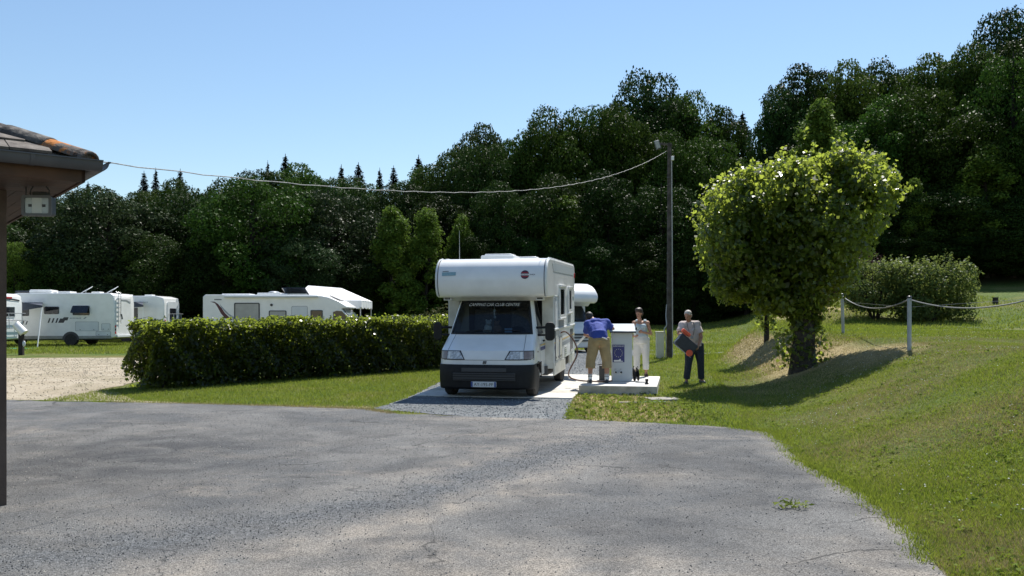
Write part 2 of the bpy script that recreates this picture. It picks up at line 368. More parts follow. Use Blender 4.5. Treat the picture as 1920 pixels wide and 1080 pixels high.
def band(x, y):
    yc = np.interp(x, BX, BY); wd = np.interp(x, BX, [.75, .8, .6, .75, 1.1, .9, .5])
    return np.exp(-((y-yc)/wd)**2)*sm((x+7))*sm((3.2-x))
def asph_attr(x, y):
    a = .9*band(x, y); a = np.maximum(a, .55*np.exp(-((x+3.9)**2/.6+(y-6.2)**2/1.6)))
    s = .9*np.exp(-((y-np.interp(x, BX, BY)+1.15)/.45)**2)*sm(x+3.2)*sm((2.-x)/2)
    s = np.maximum(s, .55*np.exp(-((y-np.interp(x, BX, BY)-1.1)/.5)**2)*sm((x+2.5)/2)*sm((2.6-x)))
    s = np.maximum(s, .8*np.exp(-((x-2.55)**2/.15+(y-5.4)**2/.9))); s = np.maximum(s, .6*np.exp(-((x-1.5)**2/.5+(y-8.9)**2/.12)))
    xf = np.interp(y, FOOT_Y, FOOT_X); s = np.maximum(s, .5*np.exp(-((x-xf+.12)/.14)**2))
    s = np.maximum(s, .7*np.exp(-((y-13.95)/.22)**2)*sm((x+1.5))*sm((1.6-x)/.6))
    s = np.maximum(s, .75*np.exp(-((x+.2)**2/3.2+(y-5.6)**2/.5))); s = np.maximum(s, .55*np.exp(-((x-1.0)**2/1.2+(y-12.2)**2/.6)))
    dk = np.maximum(.9*np.exp(-((x+4.4)**2/3.5+(y-10.2)**2/7)), .8*np.exp(-((x-2.3)**2/.7+(y-9.6)**2/5))); dk = np.maximum(dk, .6*np.exp(-((x-1.2)**2/.8+(y-6.6)**2/.5)))
    return a, s, dk
sheet('asphalt', rag(edge, .18, .075, 3), .010, asphalt_m, .22, asph_attr)
sheet('sandy_track', rag([(-60, 17.0), (-30, 17.12), (-10.2, 17.07), (-8.1, 16.9), (-6.4, 16.55), (-7.6, 17.3), (-9.2, 19.2), (-9.2, 21), (-6.5, 25.5), (-1.5, 32.2), (-1.5, 34), (-9, 32.6), (-14, 31.4), (-22, 30.8), (-60, 31)], .4, .12, 5), .006, sand_m, .6, lambda x, y: (0*x, 0*x))
sheet('gravel_pad', rag([(-2.55, 15.45), (-2.15, 17.5), (-1.75, 21), (-1.2, 27), (0, 33), (1.2, 37), (6.2, 37), (4.6, 32), (2.9, 25), (2.1, 21.8), (1.35, 18.2), (1.0, 15.5), (.86, 13.75), (-.7, 14.25)], .2, .05, 6), .008, gravel_m, .4, lambda x, y: (.8+0*x, 0*x))
sheet('footpath', rag([(4.2, 32.0), (5.5, 32.6), (7.4, 32.8), (10, 34.5), (10, 35.4), (7.2, 33.8), (5.2, 33.6), (4.3, 33.2)], .3, .05, 7), .012, gravel_m, .6, lambda x, y: (.3+0*x, .5+0*x))

# ------------------------------------------------------------------ wash-down pad and service slab
HEAD = R(-11)
def rot2(x, y, a=HEAD): return (x*math.cos(a)-y*math.sin(a), x*math.sin(a)+y*math.cos(a))
pad = thing('concrete_pad', (-.40, 17.95, 0), 'pale concrete hard standing of flat panels beneath the alcove motorhome', 'pad', None, HEAD)
pad.location.z = h(-.35, 18)+.0
slope = math.atan2(h(.6, 23)-h(-.35, 18), 5.1); pad.rotation_euler.x = slope
for i, (x0, x1, y0, y1) in enumerate(((-1.62, 1.72, -.35, .62), (-1.62, 1.72, .64, 1.05), (-1.62, 1.72, 1.07, 2.9), (-1.62, 1.72, 2.92, 4.9))):
    MB().box(((x0+x1)/2, (y0+y1)/2, -.03+.002*(i % 2)), (x1-x0, y1-y0, .13)).build('panel', concrete if i != 1 else concside, pad, bevel=.008)
slab = thing('service_slab', (1.43, 18.29, 0), 'raised concrete slab carrying the service point and two people', 'slab', None, HEAD)
MB().box((.8275, 1.625, .08), (1.655, 3.25, .26)).build('slab_block', concside, slab, bevel=.012)
top_m = mat('slab_top', (.66, .64, .60), (.56, .54, .50), 4, .85, .15, 70)
MB().box((.8275, 1.625, .2105), (1.645, 3.24, .005)).build('top_face', top_m, slab)
g = MB().ring(((1.28, 1.15, .213), (1, 0, 0), (0, 1, 0), (0, 0, 1)), rr(-.14, .14, -.22, .22, .01), rr(-.12, .12, -.2, .2, .01), .006).build('grate_frame', steel, slab)
MB().box((1.28, 1.15, .2145), (.24, .4, .002)).build('grate_pan', seam, slab)
for i in range(9): MB().box((1.28, .97+.045*i, .218), (.24, .016, .006)).build('grate_bar', steel, slab)
SLZ = .213
def slabw(x, y, z=SLZ): a = rot2(x, y); return Vector((1.43+a[0], 18.29+a[1], z))
cp = slabw(1.42, .62); MB().lathe([(.045, 0), (.045, .02), (.028, .03), (.028, .07), (.036, .075), (.036, .115)], cp, (0, 0, 1), 14).build('drain_plug', blackp)
tag(bpy.data.objects['drain_plug'], 'small black plastic cap standing on the pale slab', 'cap')

# ------------------------------------------------------------------ motorhome helpers
def wheel(parent, x, y, r=.325, wd=.2, side=1, z=None):
    z = r if z is None else z
    t = MB().lathe([(r*.62, -wd/2), (r*.9, -wd/2), (r, -wd*.32), (r, wd*.32), (r*.9, wd/2), (r*.62, wd/2)], (x, y, z), (side, 0, 0), 28).build('wheel', rubber, parent)
    rm = MB().lathe([(r*.64, 0), (r*.64, wd*.46), (r*.58, wd*.5), (r*.53, wd*.3), (r*.2, wd*.40), (r*.16, wd*.48)], (x, y, z), (side, 0, 0), 24).build('rim', rimm, t)
    for k in range(8):
        a = 2*math.pi*k/8
        MB().box((x+side*wd*.365, y+math.cos(a)*r*.42, z+math.sin(a)*r*.42), (.02, r*.13, r*.13), (a, 0, 0)).build('vent_hole', seam, t)
    return t
FRX = lambda x: ((x, 0, 0), (0, 1, 0), (0, 0, 1), (1, 0, 0))          # side facing +x
FLX = lambda x: ((x, 0, 0), (0, 1, 0), (0, 0, 1), (-1, 0, 0))
FFY = lambda y: ((0, y, 0), (1, 0, 0), (0, 0, 1), (0, -1, 0))         # front
FRY = lambda y: ((0, y, 0), (1, 0, 0), (0, 0, 1), (0, 1, 0))          # rear
def window(parent, fr, x0, x1, z0, z1, frame=white, pane=tint, r=.05, fw=.035, t=.02):
    wn = MB().ring(fr, rr(x0, x1, z0, z1, r), rr(x0+fw, x1-fw, z0+fw, z1-fw, r*.6), t).build('window', frame, parent)
    MB().plate(fr, rr(x0+fw*.9, x1-fw*.9, z0+fw*.9, z1-fw*.9, r*.6), t*.6, .001).build('pane', pane, wn)
    return wn
def hatch(parent, fr, x0, x1, z0, z1, m=white2, name='hatch', r=.05, lock=True):
    hd = MB().plate(fr, rr(x0, x1, z0, z1, r), .006, .001).build(name, m, parent)
    MB().ring(fr, rr(x0-.012, x1+.012, z0-.012, z1+.012, r), rr(x0+.004, x1-.004, z0+.004, z1-.004, r*.9), .009, .001).build('seal', seamg, hd)
    if lock:
        for q in ((x0*.8+x1*.2), (x0*.2+x1*.8)): MB().plate(fr, circ(q, z0+.06, .022, 10), .012, .002).build('lock', charcoal, hd)
    return hd
def decal(parent, fr, polys, m, name='decal', off=.003):
    mb = MB()
    for p in polys: mb.plate(fr, p, .002, off)
    return mb.build(name, m, parent, smooth=False)

def cab_front(parent, style=1):
    ZL = [.40, .70, .82, .98, 1.12, 1.28, 1.6, 1.98, 2.12]
    YF = [.03, .05, .06, .11, .34, .62, .84, 1.09, 1.20]
    HW = [.985, .99, .99, .985, .97, .945, .88, .80, .77]
    DD = [.42, .42, .42, .42, .42, .38, .34, .28, .26]
    N = 3.6
    def P(r, z, off=0):
        yf, hw, d = (float(np.interp(z, ZL, a)) for a in (YF, HW, DD)); q = min(abs(r), 1)
        p = Vector((hw*r, yf+d*(1-(1-q**N)**(1/N)), z))
        if off:
            e = .01; a = P(min(r+e, .999), z)-P(max(r-e, -.999), z); b = P(r, z+e)-P(r, z-e); n = a.cross(b).normalized(); p = p+n*off
        return p
    def side(y, z, s, off=0): return Vector((s*(float(np.interp(z, ZL, HW))+off), y, z))
    rat = [-1, -.995, -.98, -.95, -.9, -.8, -.65, -.45, -.22, 0, .22, .45, .65, .8, .9, .95, .98, .995, 1]
    zs = [.69, .74, .79, .82, .9, .98, 1.05, 1.12, 1.2, 1.28, 1.315, 1.5, 1.7, 1.85, 1.955, 2.03, 2.14]
    YB = 1.75; mb = MB(); rows = []
    for z in zs:
        r0 = P(-1, z); row = [side(YB, z, -1), side((YB+r0.y)/2, z, -1)]+[P(r, z) for r in rat]+[side((YB+r0.y)/2, z, 1), side(YB, z, 1)]; rows.append(row)
    m = len(rows[0]); vs = [p for r in rows for p in r]; fs = []
    for i in range(len(zs)-1):
        for k in range(m-1):
            if 1.31 < (zs[i]+zs[i+1])/2 < 1.955 and 6 <= k < 16: continue
            fs.append((i*m+k, i*m+k+1, (i+1)*m+k+1, (i+1)*m+k))
    mb.add(vs, fs); mb.build('cab_body', white, parent, ang=28)
    def patch(name, fn, m_, z0, z1, off, nz=6, nr=8, par=parent):
        b = MB(); rws = []
        for i in range(nz+1):
            z = z0+(z1-z0)*i/nz; a, c = fn(z); rws.append([P(a+(c-a)*k/nr, z, off) for k in range(nr+1)])
        return b.grid(rws).build(name, m_, par)
    ws = patch('windscreen', lambda z: (-.905, .905), glass, 1.305, 1.965, .006, 8, 16)
    # black surround
    for a, b_, z0, z1 in ((-.93, -.885, 1.29, 1.98), (.885, .93, 1.29, 1.98), (-.93, .93, 1.285, 1.325), (-.93, .93, 1.935, 1.985)):
        patch('surround', lambda z, a=a, b_=b_: (a, b_), blackp, z0, z1, .010, 6, 12, ws)
    mb = MB()                                                    # wipers
    for s_, r0, r1 in ((1, -.55, .05), (1, .1, .7)): mb.tube([P(r0, 1.33, .03), P((r0+r1)/2, 1.36, .03), P(r1, 1.345, .03)], .009, 6)
    mb.build('wiper', blackp, ws)
    for s_ in (-1, 1):
        # headlamp and indicator
        hl = patch('headlight', lambda z, s_=s_: tuple(sorted((s_*(.44+.10*(z-.81)/.16), s_*.80))), lens, .81, .965, .007, 5, 8)
        patch('rim', lambda z, s_=s_: tuple(sorted((s_*(.415+.10*(z-.80)/.18), s_*.985))), blackp, .797, .978, .004, 5, 10, hl)
        patch('reflector', lambda z, s_=s_: tuple(sorted((s_*.73, s_*.78))), lettw, .82, .955, .009, 4, 2, hl)
        patch('indicator', lambda z, s_=s_: tuple(sorted((s_*.808, s_*.972))), amber, .81, .965, .007, 4, 6)
        patch('bonnet_seam', lambda z, s_=s_: (s_*(.805-.02*(z-.7))-.004, s_*(.805-.02*(z-.7))+.004), seam, .98, 1.285, .004, 8, 1)
        # door: glass, seams, handle
        b = MB(); rws = []
        for i in range(7):
            z = 1.33+.61*i/6; y0 = float(np.interp(z, ZL, YF))+float(np.interp(z, ZL, DD))+.06; rws.append([side(y0+(1.66-y0)*k/4, z, s_, .006) for k in range(5)])
        b.grid(rws); dg = b.build('door_window', tint, parent)
        b = MB(); rws = []
        for i in range(9):
            z = 1.27+.72*i/8; y0 = float(np.interp(z, ZL, YF))+float(np.interp(z, ZL, DD))-.01; rws.append([side(y0+(1.71-y0)*k/4, z, s_, .003) for k in range(5)])
        b.grid(rws); b.build('seal', seam, dg)
        for y in (.98, 1.72):
            MB().grid([[side(y, z, s_, .003), side(y+.012, z, s_, .003)] for z in np.linspace(.72, 1.28, 8)]).build('door_seam', seam, parent)
        MB().box(side(1.55, 1.12, s_, .02), (.03, .14, .035)).build('door_handle', blackp, parent, bevel=.006)
        MB().box(side(.72, .93, s_, .008), (.016, .07, .03)).build('side_repeater', amber, parent)
        # lower door panel, front wing with wheel arch
        MB().prism([(1.14, .40), (1.74, .40), (1.74, .695), (1.14, .695)], s_*.985, s_*.93).build('sill', white, parent, bevel=.01)
        arc = [(.76+.40*math.cos(t), .33+.40*math.sin(t)) for t in np.linspace(math.pi*.97, .03*math.pi, 14)]
        b = MB(); top = [(.36+.80*i/13, .70) for i in range(14)]; x0, x1 = s_*.955, s_*.997
        vs = [(x0, *p) for p in arc]+[(x0, *p) for p in top]+[(x1, *p) for p in arc]+[(x1, *p) for p in top]
        fs = []
        for i in range(13): fs += [(i, i+1, 15+i, 14+i), (28+i, 42+i, 43+i, 29+i), (i, 28+i, 29+i, i+1), (14+i, 15+i, 43+i, 42+i)]
        b.add(vs, fs); b.build('wheel_arch', blackp if style == 1 else white, parent)
        MB().box((s_*.78, .76, .55), (.34, .8, .04)).build('wheel_well', seam, parent)
        wheel(parent, s_*.865, .76, .325, .2, s_)
        # mirror
        mz = 1.36 if style == 1 else 1.12; b = MB()
        b.tube([(s_*.93, .98, mz-.1), (s_*1.13, .9, mz-.09)], .022, 8); b.tube([(s_*.92, 1.0, mz+.06), (s_*1.13, .9, mz+.07)], .026, 8)
        arm = b.build('mirror_arm', blackp, parent)
        b = MB(); fr = ((s_*1.215, .86, mz-.02), (s_*.97, .2, 0), (0, 0, 1), (0, 1, 0)); b.plate(fr, rr(-.10, .10, -.19, .20, .08, 6), .08); b.build('mirror', blackp, parent, bevel=.03, seg=3)
    # bumper
    b = MB(); rws = []
    for z, o_, dz in ((.20, .05, 0), (.24, .0, 0), (.46, -.035, 0), (.62, -.03, 0), (.70, -.012, 0), (.702, .06, 0)):
        row = [Vector((-.985, .40, z))]
        for r in rat:
            q = P(r*1.0, max(z, .4)); row.append(Vector((q.x*1.012, q.y+o_-.02, z)))
        row.append(Vector((.985, .40, z))); rws.append(row)
    bm_ = b.grid(rws).build('bumper', blackp if style == 1 else white, parent)
    if style == 1:
        MB().box((0, -.005, .60), (.92, .03, .075)).build('air_slot', seam, bm_); MB().box((0, .0, .46), (1.28, .05, .15)).build('air_slot', seam, bm_)
        for i in range(3): MB().box((0, -.028, .41+.05*i), (1.28, .02, .012)).build('slot_bar', blackp, bm_)
        patch('trim', lambda z: (.60, .985), lettw, .700, .712, .016, 1, 8)
    else:
        for i in range(3): MB().box((0, -.01, .50+.13*i), (1.0-.1*i, .10, .06)).build('air_slot', seam, bm_)
    MB().box((0, .9, .35), (1.7, 1.5, .12)).build('underside', seam, parent)
    patch('bonnet_edge', lambda z: (-.985, .985), seam, .788, .795, .004, 1, 16)
    # interior
    MB().prism([(.86, 1.0), (1.28, 1.0), (1.28, 1.28), (.98, 1.335), (.78, 1.30)], -.86, .86).build('dashboard', darkin, parent, bevel=.02)
    for s_ in (-1, 1):
        st = MB().box((s_*.42, 1.78, 1.0), (.5, .5, .2)).box((s_*.42, 2.02, 1.42), (.5, .14, .75), (-.15, 0, 0)).box((s_*.42, 2.08, 1.86), (.28, .1, .16)).build('seat', seatm, parent, bevel=.05, seg=3)
    MB().lathe([(.19, 0), (.2, .012), (.19, .025)], (.42, 1.36, 1.3), (0, -.6, .8), 24).build('steering_wheel', blackp, parent)
    MB().box((0, 2.25, 1.3), (1.7, .04, 1.8)).build('dark_back_panel', darkin, parent)  # added dark panel, stands in for the shade seen through the windscreen
    return P, patch, ws

def camper_body(parent, prof, hw, m=white, bevel=.035, name='body'):
    return MB().prism(prof, -hw, hw).build(name, m, parent, bevel=bevel, seg=3, ang=50)

# ------------------------------------------------------------------ the alcove motorhome on the pad
camper = thing('alcove_motorhome', (-.565, 17.22, .012), 'white alcove motorhome with dark front bumper parked on the concrete pad', 'motorhome', None, HEAD, slope)
P, patch, ws = cab_front(camper, 1)
HWB = 1.19
# lower living box (behind the cab) and alcove, one shell each
camper_body(camper, [(2.30, .62), (2.30, 2.12), (5.36, 2.12), (5.42, 2.0), (5.42, .62)], HWB, white2, .02, 'body')
alc = [(1.72, 2.075), (.86, 2.06), (.76, 2.09), (.685, 2.18), (.64, 2.32), (.63, 2.46), (.65, 2.6), (.70, 2.73), (.79, 2.84), (.93, 2.915), (1.15, 2.945), (5.28, 2.945), (5.38, 2.90), (5.425, 2.78), (5.425, 2.075)]
alc = [(y, 2.06+(z-2.06)*.935) for y, z in alc]
camper_body(camper, alc, HWB+.006, white, .03, 'alcove')
MB().prism([(1.06, 1.99), (1.75, 1.99), (1.75, 2.08), (.9, 2.08)], -1.0, 1.0).build('cab_fairing', dirtyw, camper, bevel=.02)
for s_ in (-1, 1): MB().box((s_*1.05, 1.69, 1.3), (.24, .03, 1.6)).build('bulkhead', dirtyw, camper)
for cp_, hw_, z0_ in ((camper, HWB, .62),):
    for s_ in (-1, 1): MB().box((s_*(hw_-.02), 2.0, (z0_+2.1)/2), (.04, .62, 2.1-z0_)).build('side_panel', white2, cp_)
for s_ in (-1, 1):
    pr = [(y-.004, z) for y, z in alc[1:12]]; 
    mb = MB(); mb.tube([(s_*(HWB-.03), y-.008, z+.004) for y, z in alc[2:11]], .016, 6); mb.build('edge_trim', white2, camper)
    mb = MB(); mb.tube([(s_*(HWB-.055), y-.0, z+.0) for y, z in alc[2:10]], .008, 6); mb.build('joint', seam, camper)
    MB().box((s_*1.0, .98, 2.03), (.17, .12, .06)).build('marker_lamp', white2, camper, bevel=.01)
    MB().box((s_*1.0, .915, 2.035), (.12, .012, .03)).build('lamp_lens', seam, camper)
    MB().box((s_*(HWB+.012), 5.30, 2.62), (.03, .05, .12)).build('side_marker', red, camper, bevel=.006)
    # skirt
    MB().prism([(1.72, .34), (3.55, .34), (3.55, .62), (1.70, .63), (1.70, .40)], s_*(HWB-.03), s_*(HWB+.004)).build('skirt', dirtyw, camper, bevel=.012)
    MB().prism([(4.42, .40), (5.40, .42), (5.40, .63), (4.42, .63)], s_*(HWB-.03), s_*(HWB+.004)).build('skirt', dirtyw, camper, bevel=.012)
    wheel(camper, s_*.98, 3.98, .325, .2, s_)
MB().box((0, 3.4, .46), (2.1, 3.6, .2)).build('chassis', seam, camper)
MB().box((0, 5.38, .5), (2.25, .14, .28)).build('rear_bumper', dirtyw, camper, bevel=.03)
# right side (local +x)
fr = FRX(HWB); fra = FRX(HWB+.006)
for y0, y1, z0, z1 in ((2.42, 3.30, 1.60, 2.30), (4.02, 4.60, 1.70, 2.28)):
    wn = window(camper, fra, y0, y1, z0, z1, white, tint, .04, .06, .035)
    MB().box((HWB+.03, (y0+y1)/2, z1+.015), (.07, y1-y0+.04, .06)).build('blind_case', white, wn, bevel=.012)
    MB().box((HWB+.03, (y0+y1)/2, z0-.03), (.07, y1-y0+.04, .05)).build('sill', white, wn, bevel=.012)
    MB().plate(fra, rr(y0+.03, y1-.03, z0-.27, z0-.07, .02), .003).build('panel', seamg, wn)
MB().box((HWB+.01, 3.56, 1.35), (.03, 3.72, .045)).build('trim_rail', white, camper, bevel=.01)
MB().box((HWB+.008, 3.6, 2.08), (.012, 3.6, .01)).build('panel_joint', white2, camper)
MB().box((HWB+.003, 1.80, 1.3), (.012, .02, 1.5)).build('joint', seam, camper)
decal(camper, fr, [[(1.72, .92), (2.25, .93), (2.25, 1.0), (1.72, .99)]], stripe_b, 'stripe')
decal(camper, fr, [[(2.25, .91), (5.35, .96), (5.35, 1.05), (2.25, 1.0)]], stripe_g, 'stripe')
decal(camper, fr, [[(1.72, 1.04), (5.35, 1.10), (5.35, 1.125), (1.72, 1.07)]], stripe_y, 'stripe')
decal(camper, FRX(.991), [[(1.05, .93), (1.68, .93), (1.68, 1.0), (1.05, 1.0)]], stripe_b, 'stripe')
decal(camper, FRX(.991), [[(1.05, 1.03), (1.68, 1.03), (1.68, 1.06), (1.05, 1.06)]], stripe_y, 'stripe')
decal(camper, fra, [[(1.6, 2.62), (5.2, 2.62), (5.2, 2.80), (1.35, 2.80)]], mat('band_grey', (.42, .46, .48), None, rough=.5), 'band')
hatch(camper, fr, 1.90, 2.40, .66, 1.32, dirtyw, 'hatch', .03); hatch(camper, fr, 2.55, 2.95, .66, 1.15, dirtyw, 'hatch', .03)
vt = MB().plate(fr, rr(3.35, 3.75, .68, .90, .02), .012).build('vent', white, camper)
for i in range(4): MB().box((HWB+.014, 3.55, .71+.05*i), (.012, .34, .016)).build('louvre', seamg, vt)
# open service flap at the rear, hinged along its lower edge
fl = MB(); hf = Vector((HWB, 0, 0))
fl.plate(((HWB, 4.75, .72), (0, 1, 0), Vector((.62, 0, .68)).normalized(), Vector((.68, 0, -.62)).normalized()), rr(-.27, .27, 0, .52, .04), .03)
fl.build('open_flap', white, camper)
MB().plate(fr, rr(4.46, 5.04, .70, 1.26, .03), .004, .001).build('flap_opening', seam, camper)
# roof fittings
for x, y, sx, sy, hh in ((-.05, 1.95, .75, .7, .10), (.42, 2.9, .55, .55, .08), (.3, 4.4, .5, .5, .1)):
    rv = MB().box((x, y, 2.887+hh/2), (sx, sy, hh)).build('roof_vent', white, camper, bevel=.03, seg=3); MB().box((x, y, 2.887+hh+.01), (sx*.8, sy*.8, .05)).build('vent_lid', white, rv, bevel=.02)
mb = MB()
for s_ in (-1, 1): mb.box((s_*(HWB-.05), 3.4, 2.897), (.05, 4.0, .03))
mb.build('roof_rail', white, camper, bevel=.01)
MB().tube([(-.93, 1.7, 2.87), (-.93, 1.7, 3.55)], [.008, .004], 6).build('aerial', steel, camper)
# writing and marks
v, f = text2d('CAMPING CAR CLUB CENTRE', 1.08, .066)
mb = MB(); mb.add([P((a+b*.25)/.81, 1.90+b*.95, .0145) for a, b in v], f); mb.build('lettering', lettw, ws, smooth=False)
FY = lambda y: ((0, y, 0), (1, 0, 0), (0, 0, 1), (0, -1, 0))
def alcP(x, z, off=.006):
    zs_ = [p[1] for p in alc[1:11]]; ys_ = [p[0] for p in alc[1:11]]; return Vector((x, float(np.interp(z, zs_, ys_))-off, z))
def alc_poly(poly, m, name, off): return MB().add([alcP(a, b, off) for a, b in poly], [tuple(range(len(poly)))]).build(name, m, camper, smooth=False)
badge_r = mat('badge_red', (.30, .02, .03), None, rough=.35); badge_d = mat('badge_navy', (.03, .012, .035), None, rough=.35)
cx, cz, rB = .735, 2.53, .09
alc_poly(circ(cx, cz, rB, 28), badge_d, 'badge', .012)
alc_poly([(cx+a, cz+b) for a, b in ((-.078, .03), (.078, .03), (.06, .055), (-.06, .055))], badge_r, 'badge_stripe', .014)
alc_poly([(cx+a, cz+b) for a, b in ((-.078, -.03), (.078, -.03), (.06, -.055), (-.06, -.055))], badge_r, 'badge_stripe', .014)
alc_poly([(cx+a, cz+b) for a, b in ((-.09, -.017), (.09, -.017), (.09, .017), (-.09, .017))], lettw, 'badge_band', .016)
for tx, w_, x_, m_, o_ in (('BÜRST', .15, cx, badge_r, .018), ('NER', .11, cx+.165, badge_d, .012)):
    v, f = text2d(tx, w_, .024); MB().add([alcP(a+x_, b+cz, o_) for a, b in v], f).build('lettering', m_, camper, smooth=False)
teal = mat('sticker_teal', (.25, .40, .46), (.2, .34, .4), 30, .5)
alc_poly([(-1.04, 2.515), (-.74, 2.525), (-.74, 2.60), (-1.04, 2.59)], teal, 'sticker', .012)
alc_poly([(-1.03, 2.605), (-.90, 2.61), (-.90, 2.622), (-1.03, 2.617)], charcoal, 'sticker_line', .012)
mb = MB()
for i in range(4):
    a = -.036+.019*i; mb.add([P((a+dx)/.99, z, .010) for dx, z in ((0, .715), (.014, .715), (.026, .775), (.012, .775))], [(0, 1, 2, 3)])
mb.build('emblem', charcoal, camper, smooth=False)
pl = MB().plate(((0, -.012, 0), (1, 0, 0), (0, 0, 1), (0, -1, 0)), rr(-.26, .26, .255, .365, .012), .03).build('number_plate', lettw, camper)
plb = mat('plate_blue', (.04, .09, .3), None, rough=.4)
for s_ in (-1, 1): decal(pl, FFY(-.0425), [[(s_*.2575-.002, .258), (s_*.222, .258), (s_*.222, .362), (s_*.2575-.002, .362)]], plb, 'plate_end', .0)
lettering('AY-195-FF', .40, .062, FFY(-.043), charcoal, pl, 0, .31, .002)
# things on the dashboard
toy = thing('plush_toy', camper.matrix_basis@Vector((-.12, .93, 1.322)), 'white plush toy sitting on the dashboard behind the windscreen', 'toy', None, HEAD)
MB().ball((0, 0, .085), (.085, .075, .10)).ball((.02, -.03, .20), (.062, .06, .058)).ball((-.03, -.02, .25), .024).ball((.07, -.02, .25), .024).ball((.03, -.085, .19), .024).ball((-.06, -.07, .03), .035).ball((.06, -.07, .03), .035).build('body', plush, toy)
toy2 = thing('plush_toy', camper.matrix_basis@Vector((.08, .95, 1.322)), 'brown plush toy beside the white one on the dashboard', 'toy', None, HEAD)
MB().ball((0, 0, .075), (.1, .07, .09)).ball((-.01, -.02, .18), (.06, .055, .055)).ball((-.05, 0, .23), .022).ball((.035, 0, .23), .022).build('body', plushb, toy2)
bc = MB().box((0, 0, .045), (.16, .02, .09), (.2, 0, 0)).build('dash_card', bluecard); bc.location = camper.matrix_basis@Vector((.33, .90, 1.32)); bc.rotation_euler = (0, 0, HEAD)
tag(bc, 'pale blue card standing on the motorhome dashboard', 'card')
mb = MB().tube([(0, 0, 0), (0, 0, -.12)], .004, 5).ball((0, 0, -.15), (.028, .02, .04)).ball((0, 0, -.22), (.022, .018, .035)).ball((.01, 0, -.28), (.03, .02, .03))
ch = mb.build('hanging_charm', plush); ch.location = camper.matrix_basis@Vector((.0, 1.05, 1.92)); tag(ch, 'pale charm dangling in the middle of the windscreen', 'charm')

# filling hose from the motorhome to the slab
cw = lambda x, y, z: camper.matrix_basis@Vector((x, y, z))
a0 = cw(HWB, 2.75, 1.24); pts = [a0, a0+Vector((.12, -.03, .02)), cw(HWB+.30, 2.8, 1.05), cw(HWB+.38, 2.75, .75), Vector((1.28, 19.35, .40)), Vector((1.45, 19.15, .27)), slabw(.28, .95, .235), slabw(.5, 1.0, .235), slabw(.62, 1.15, .24)]
def smooth_path(p, k=5):
    p = [Vector(q) for q in p]; out = []
    for i in range(len(p)-1):
        a, b, c, d = p[max(i-1, 0)], p[i], p[i+1], p[min(i+2, len(p)-1)]
        for j in range(k):
            t = j/k; out.append(.5*((2*b)+(c-a)*t+(2*a-5*b+4*c-d)*t*t+(3*b-a-3*c+d)*t**3))
    return out+[p[-1]]
hose_m = mat('hose_brown', (.14, .07, .045), None, rough=.6)
tag(MB().tube(smooth_path(pts), .017, 8).build('water_hose', hose_m), 'thin brown hose looping from the motorhome side down to the slab', 'hose')

# ------------------------------------------------------------------ second alcove motorhome behind
c2y = 34.5; c2x = (1084-960)/F*c2y
camper2 = thing('alcove_motorhome', (c2x, c2y, h(c2x, c2y)), 'white motorhome with rounded alcove nose parked behind the blue-shirted man', 'motorhome', None, R(22)); camper2.scale = (1, 1, .97)
cab_front(camper2, 2)
alc2 = [(1.72, 2.10), (.72, 2.08), (.55, 2.13), (.46, 2.24), (.45, 2.36), (.52, 2.5), (.68, 2.66), (.95, 2.82), (1.35, 2.93), (1.9, 2.97), (6.0, 2.97), (6.1, 2.9), (6.1, 2.10)]
camper_body(camper2, [(2.30, .4), (2.30, 2.12), (6.08, 2.12), (6.08, .4)], 1.15, white, .02, 'body'); camper_body(camper2, alc2, 1.156, white, .10, 'alcove')
MB().prism([(1.02, 1.96), (1.75, 1.96), (1.75, 2.1), (.8, 2.1)], -.98, .98).build('cab_fairing', white2, camper2, bevel=.02)
for s_ in (-1, 1):
    wheel(camper2, s_*.98, 4.6, .325, .2, s_); MB().box((s_*1.13, 2.0, 1.25), (.04, .62, 1.7)).build('side_panel', white, camper2); MB().box((s_*1.04, 1.69, 1.3), (.24, .03, 1.6)).build('bulkhead', white2, camper2)
decal(camper2, FLX(-1.157), [[(.9, 2.5), (1.9, 2.44), (1.9, 2.50), (1.0, 2.64)]], decalgrey, 'decal'); decal(camper2, FRX(1.157), [[(.9, 2.5), (1.9, 2.44), (1.9, 2.50), (1.0, 2.64)]], decalgrey, 'decal')
window(camper2, FRX(1.15), 2.3, 3.2, 1.3, 1.8); window(camper2, FLX(-1.15), 2.3, 3.2, 1.3, 1.8)
MB().box((0, 2.8, 3.0), (.6, .6, .08)).build('roof_vent', white, camper2, bevel=.03)

# ------------------------------------------------------------------ motorhomes parked on the left
GRP = 'motorhomes parked on the grass'
def ladder(parent, y, x, z0, z1):
    lad = MB()
    for q in (-.13, .13): lad.tube([(x+q, y+.09, z0), (x+q, y+.09, z1), (x+q, y-.05, z1+.08)], .015, 6)
    lo = lad.build('ladder', steel, parent)
    for i in range(7): MB().tube([(x-.13, y+.09, z0+.15+(z1-z0-.2)*i/6), (x+.13, y+.09, z0+.15+(z1-z0-.2)*i/6)], .013, 6).build('rung', steel, lo)
def bike_rack(parent, y):
    rk = MB()
    for x in (-.55, .55): rk.tube([(x, y, 1.75), (x, y+.32, 1.75), (x, y+.36, 1.0), (x, y, .95)], .02, 6)
    for z in (1.0, 1.4, 1.75): rk.tube([(-.85, y+.34, z), (.85, y+.34, z)], .018, 6)
    ro = rk.build('bike_rack', steel, parent)
    return ro
def lamps_rear(parent, y, hw, z):
    for s_ in (-1, 1):
        for i in range(3): MB().plate(FRY(y), circ(s_*(hw-.12), z+i*.17, .065, 14), .025).build('tail_lamp', red if i != 1 else charcoal, parent)
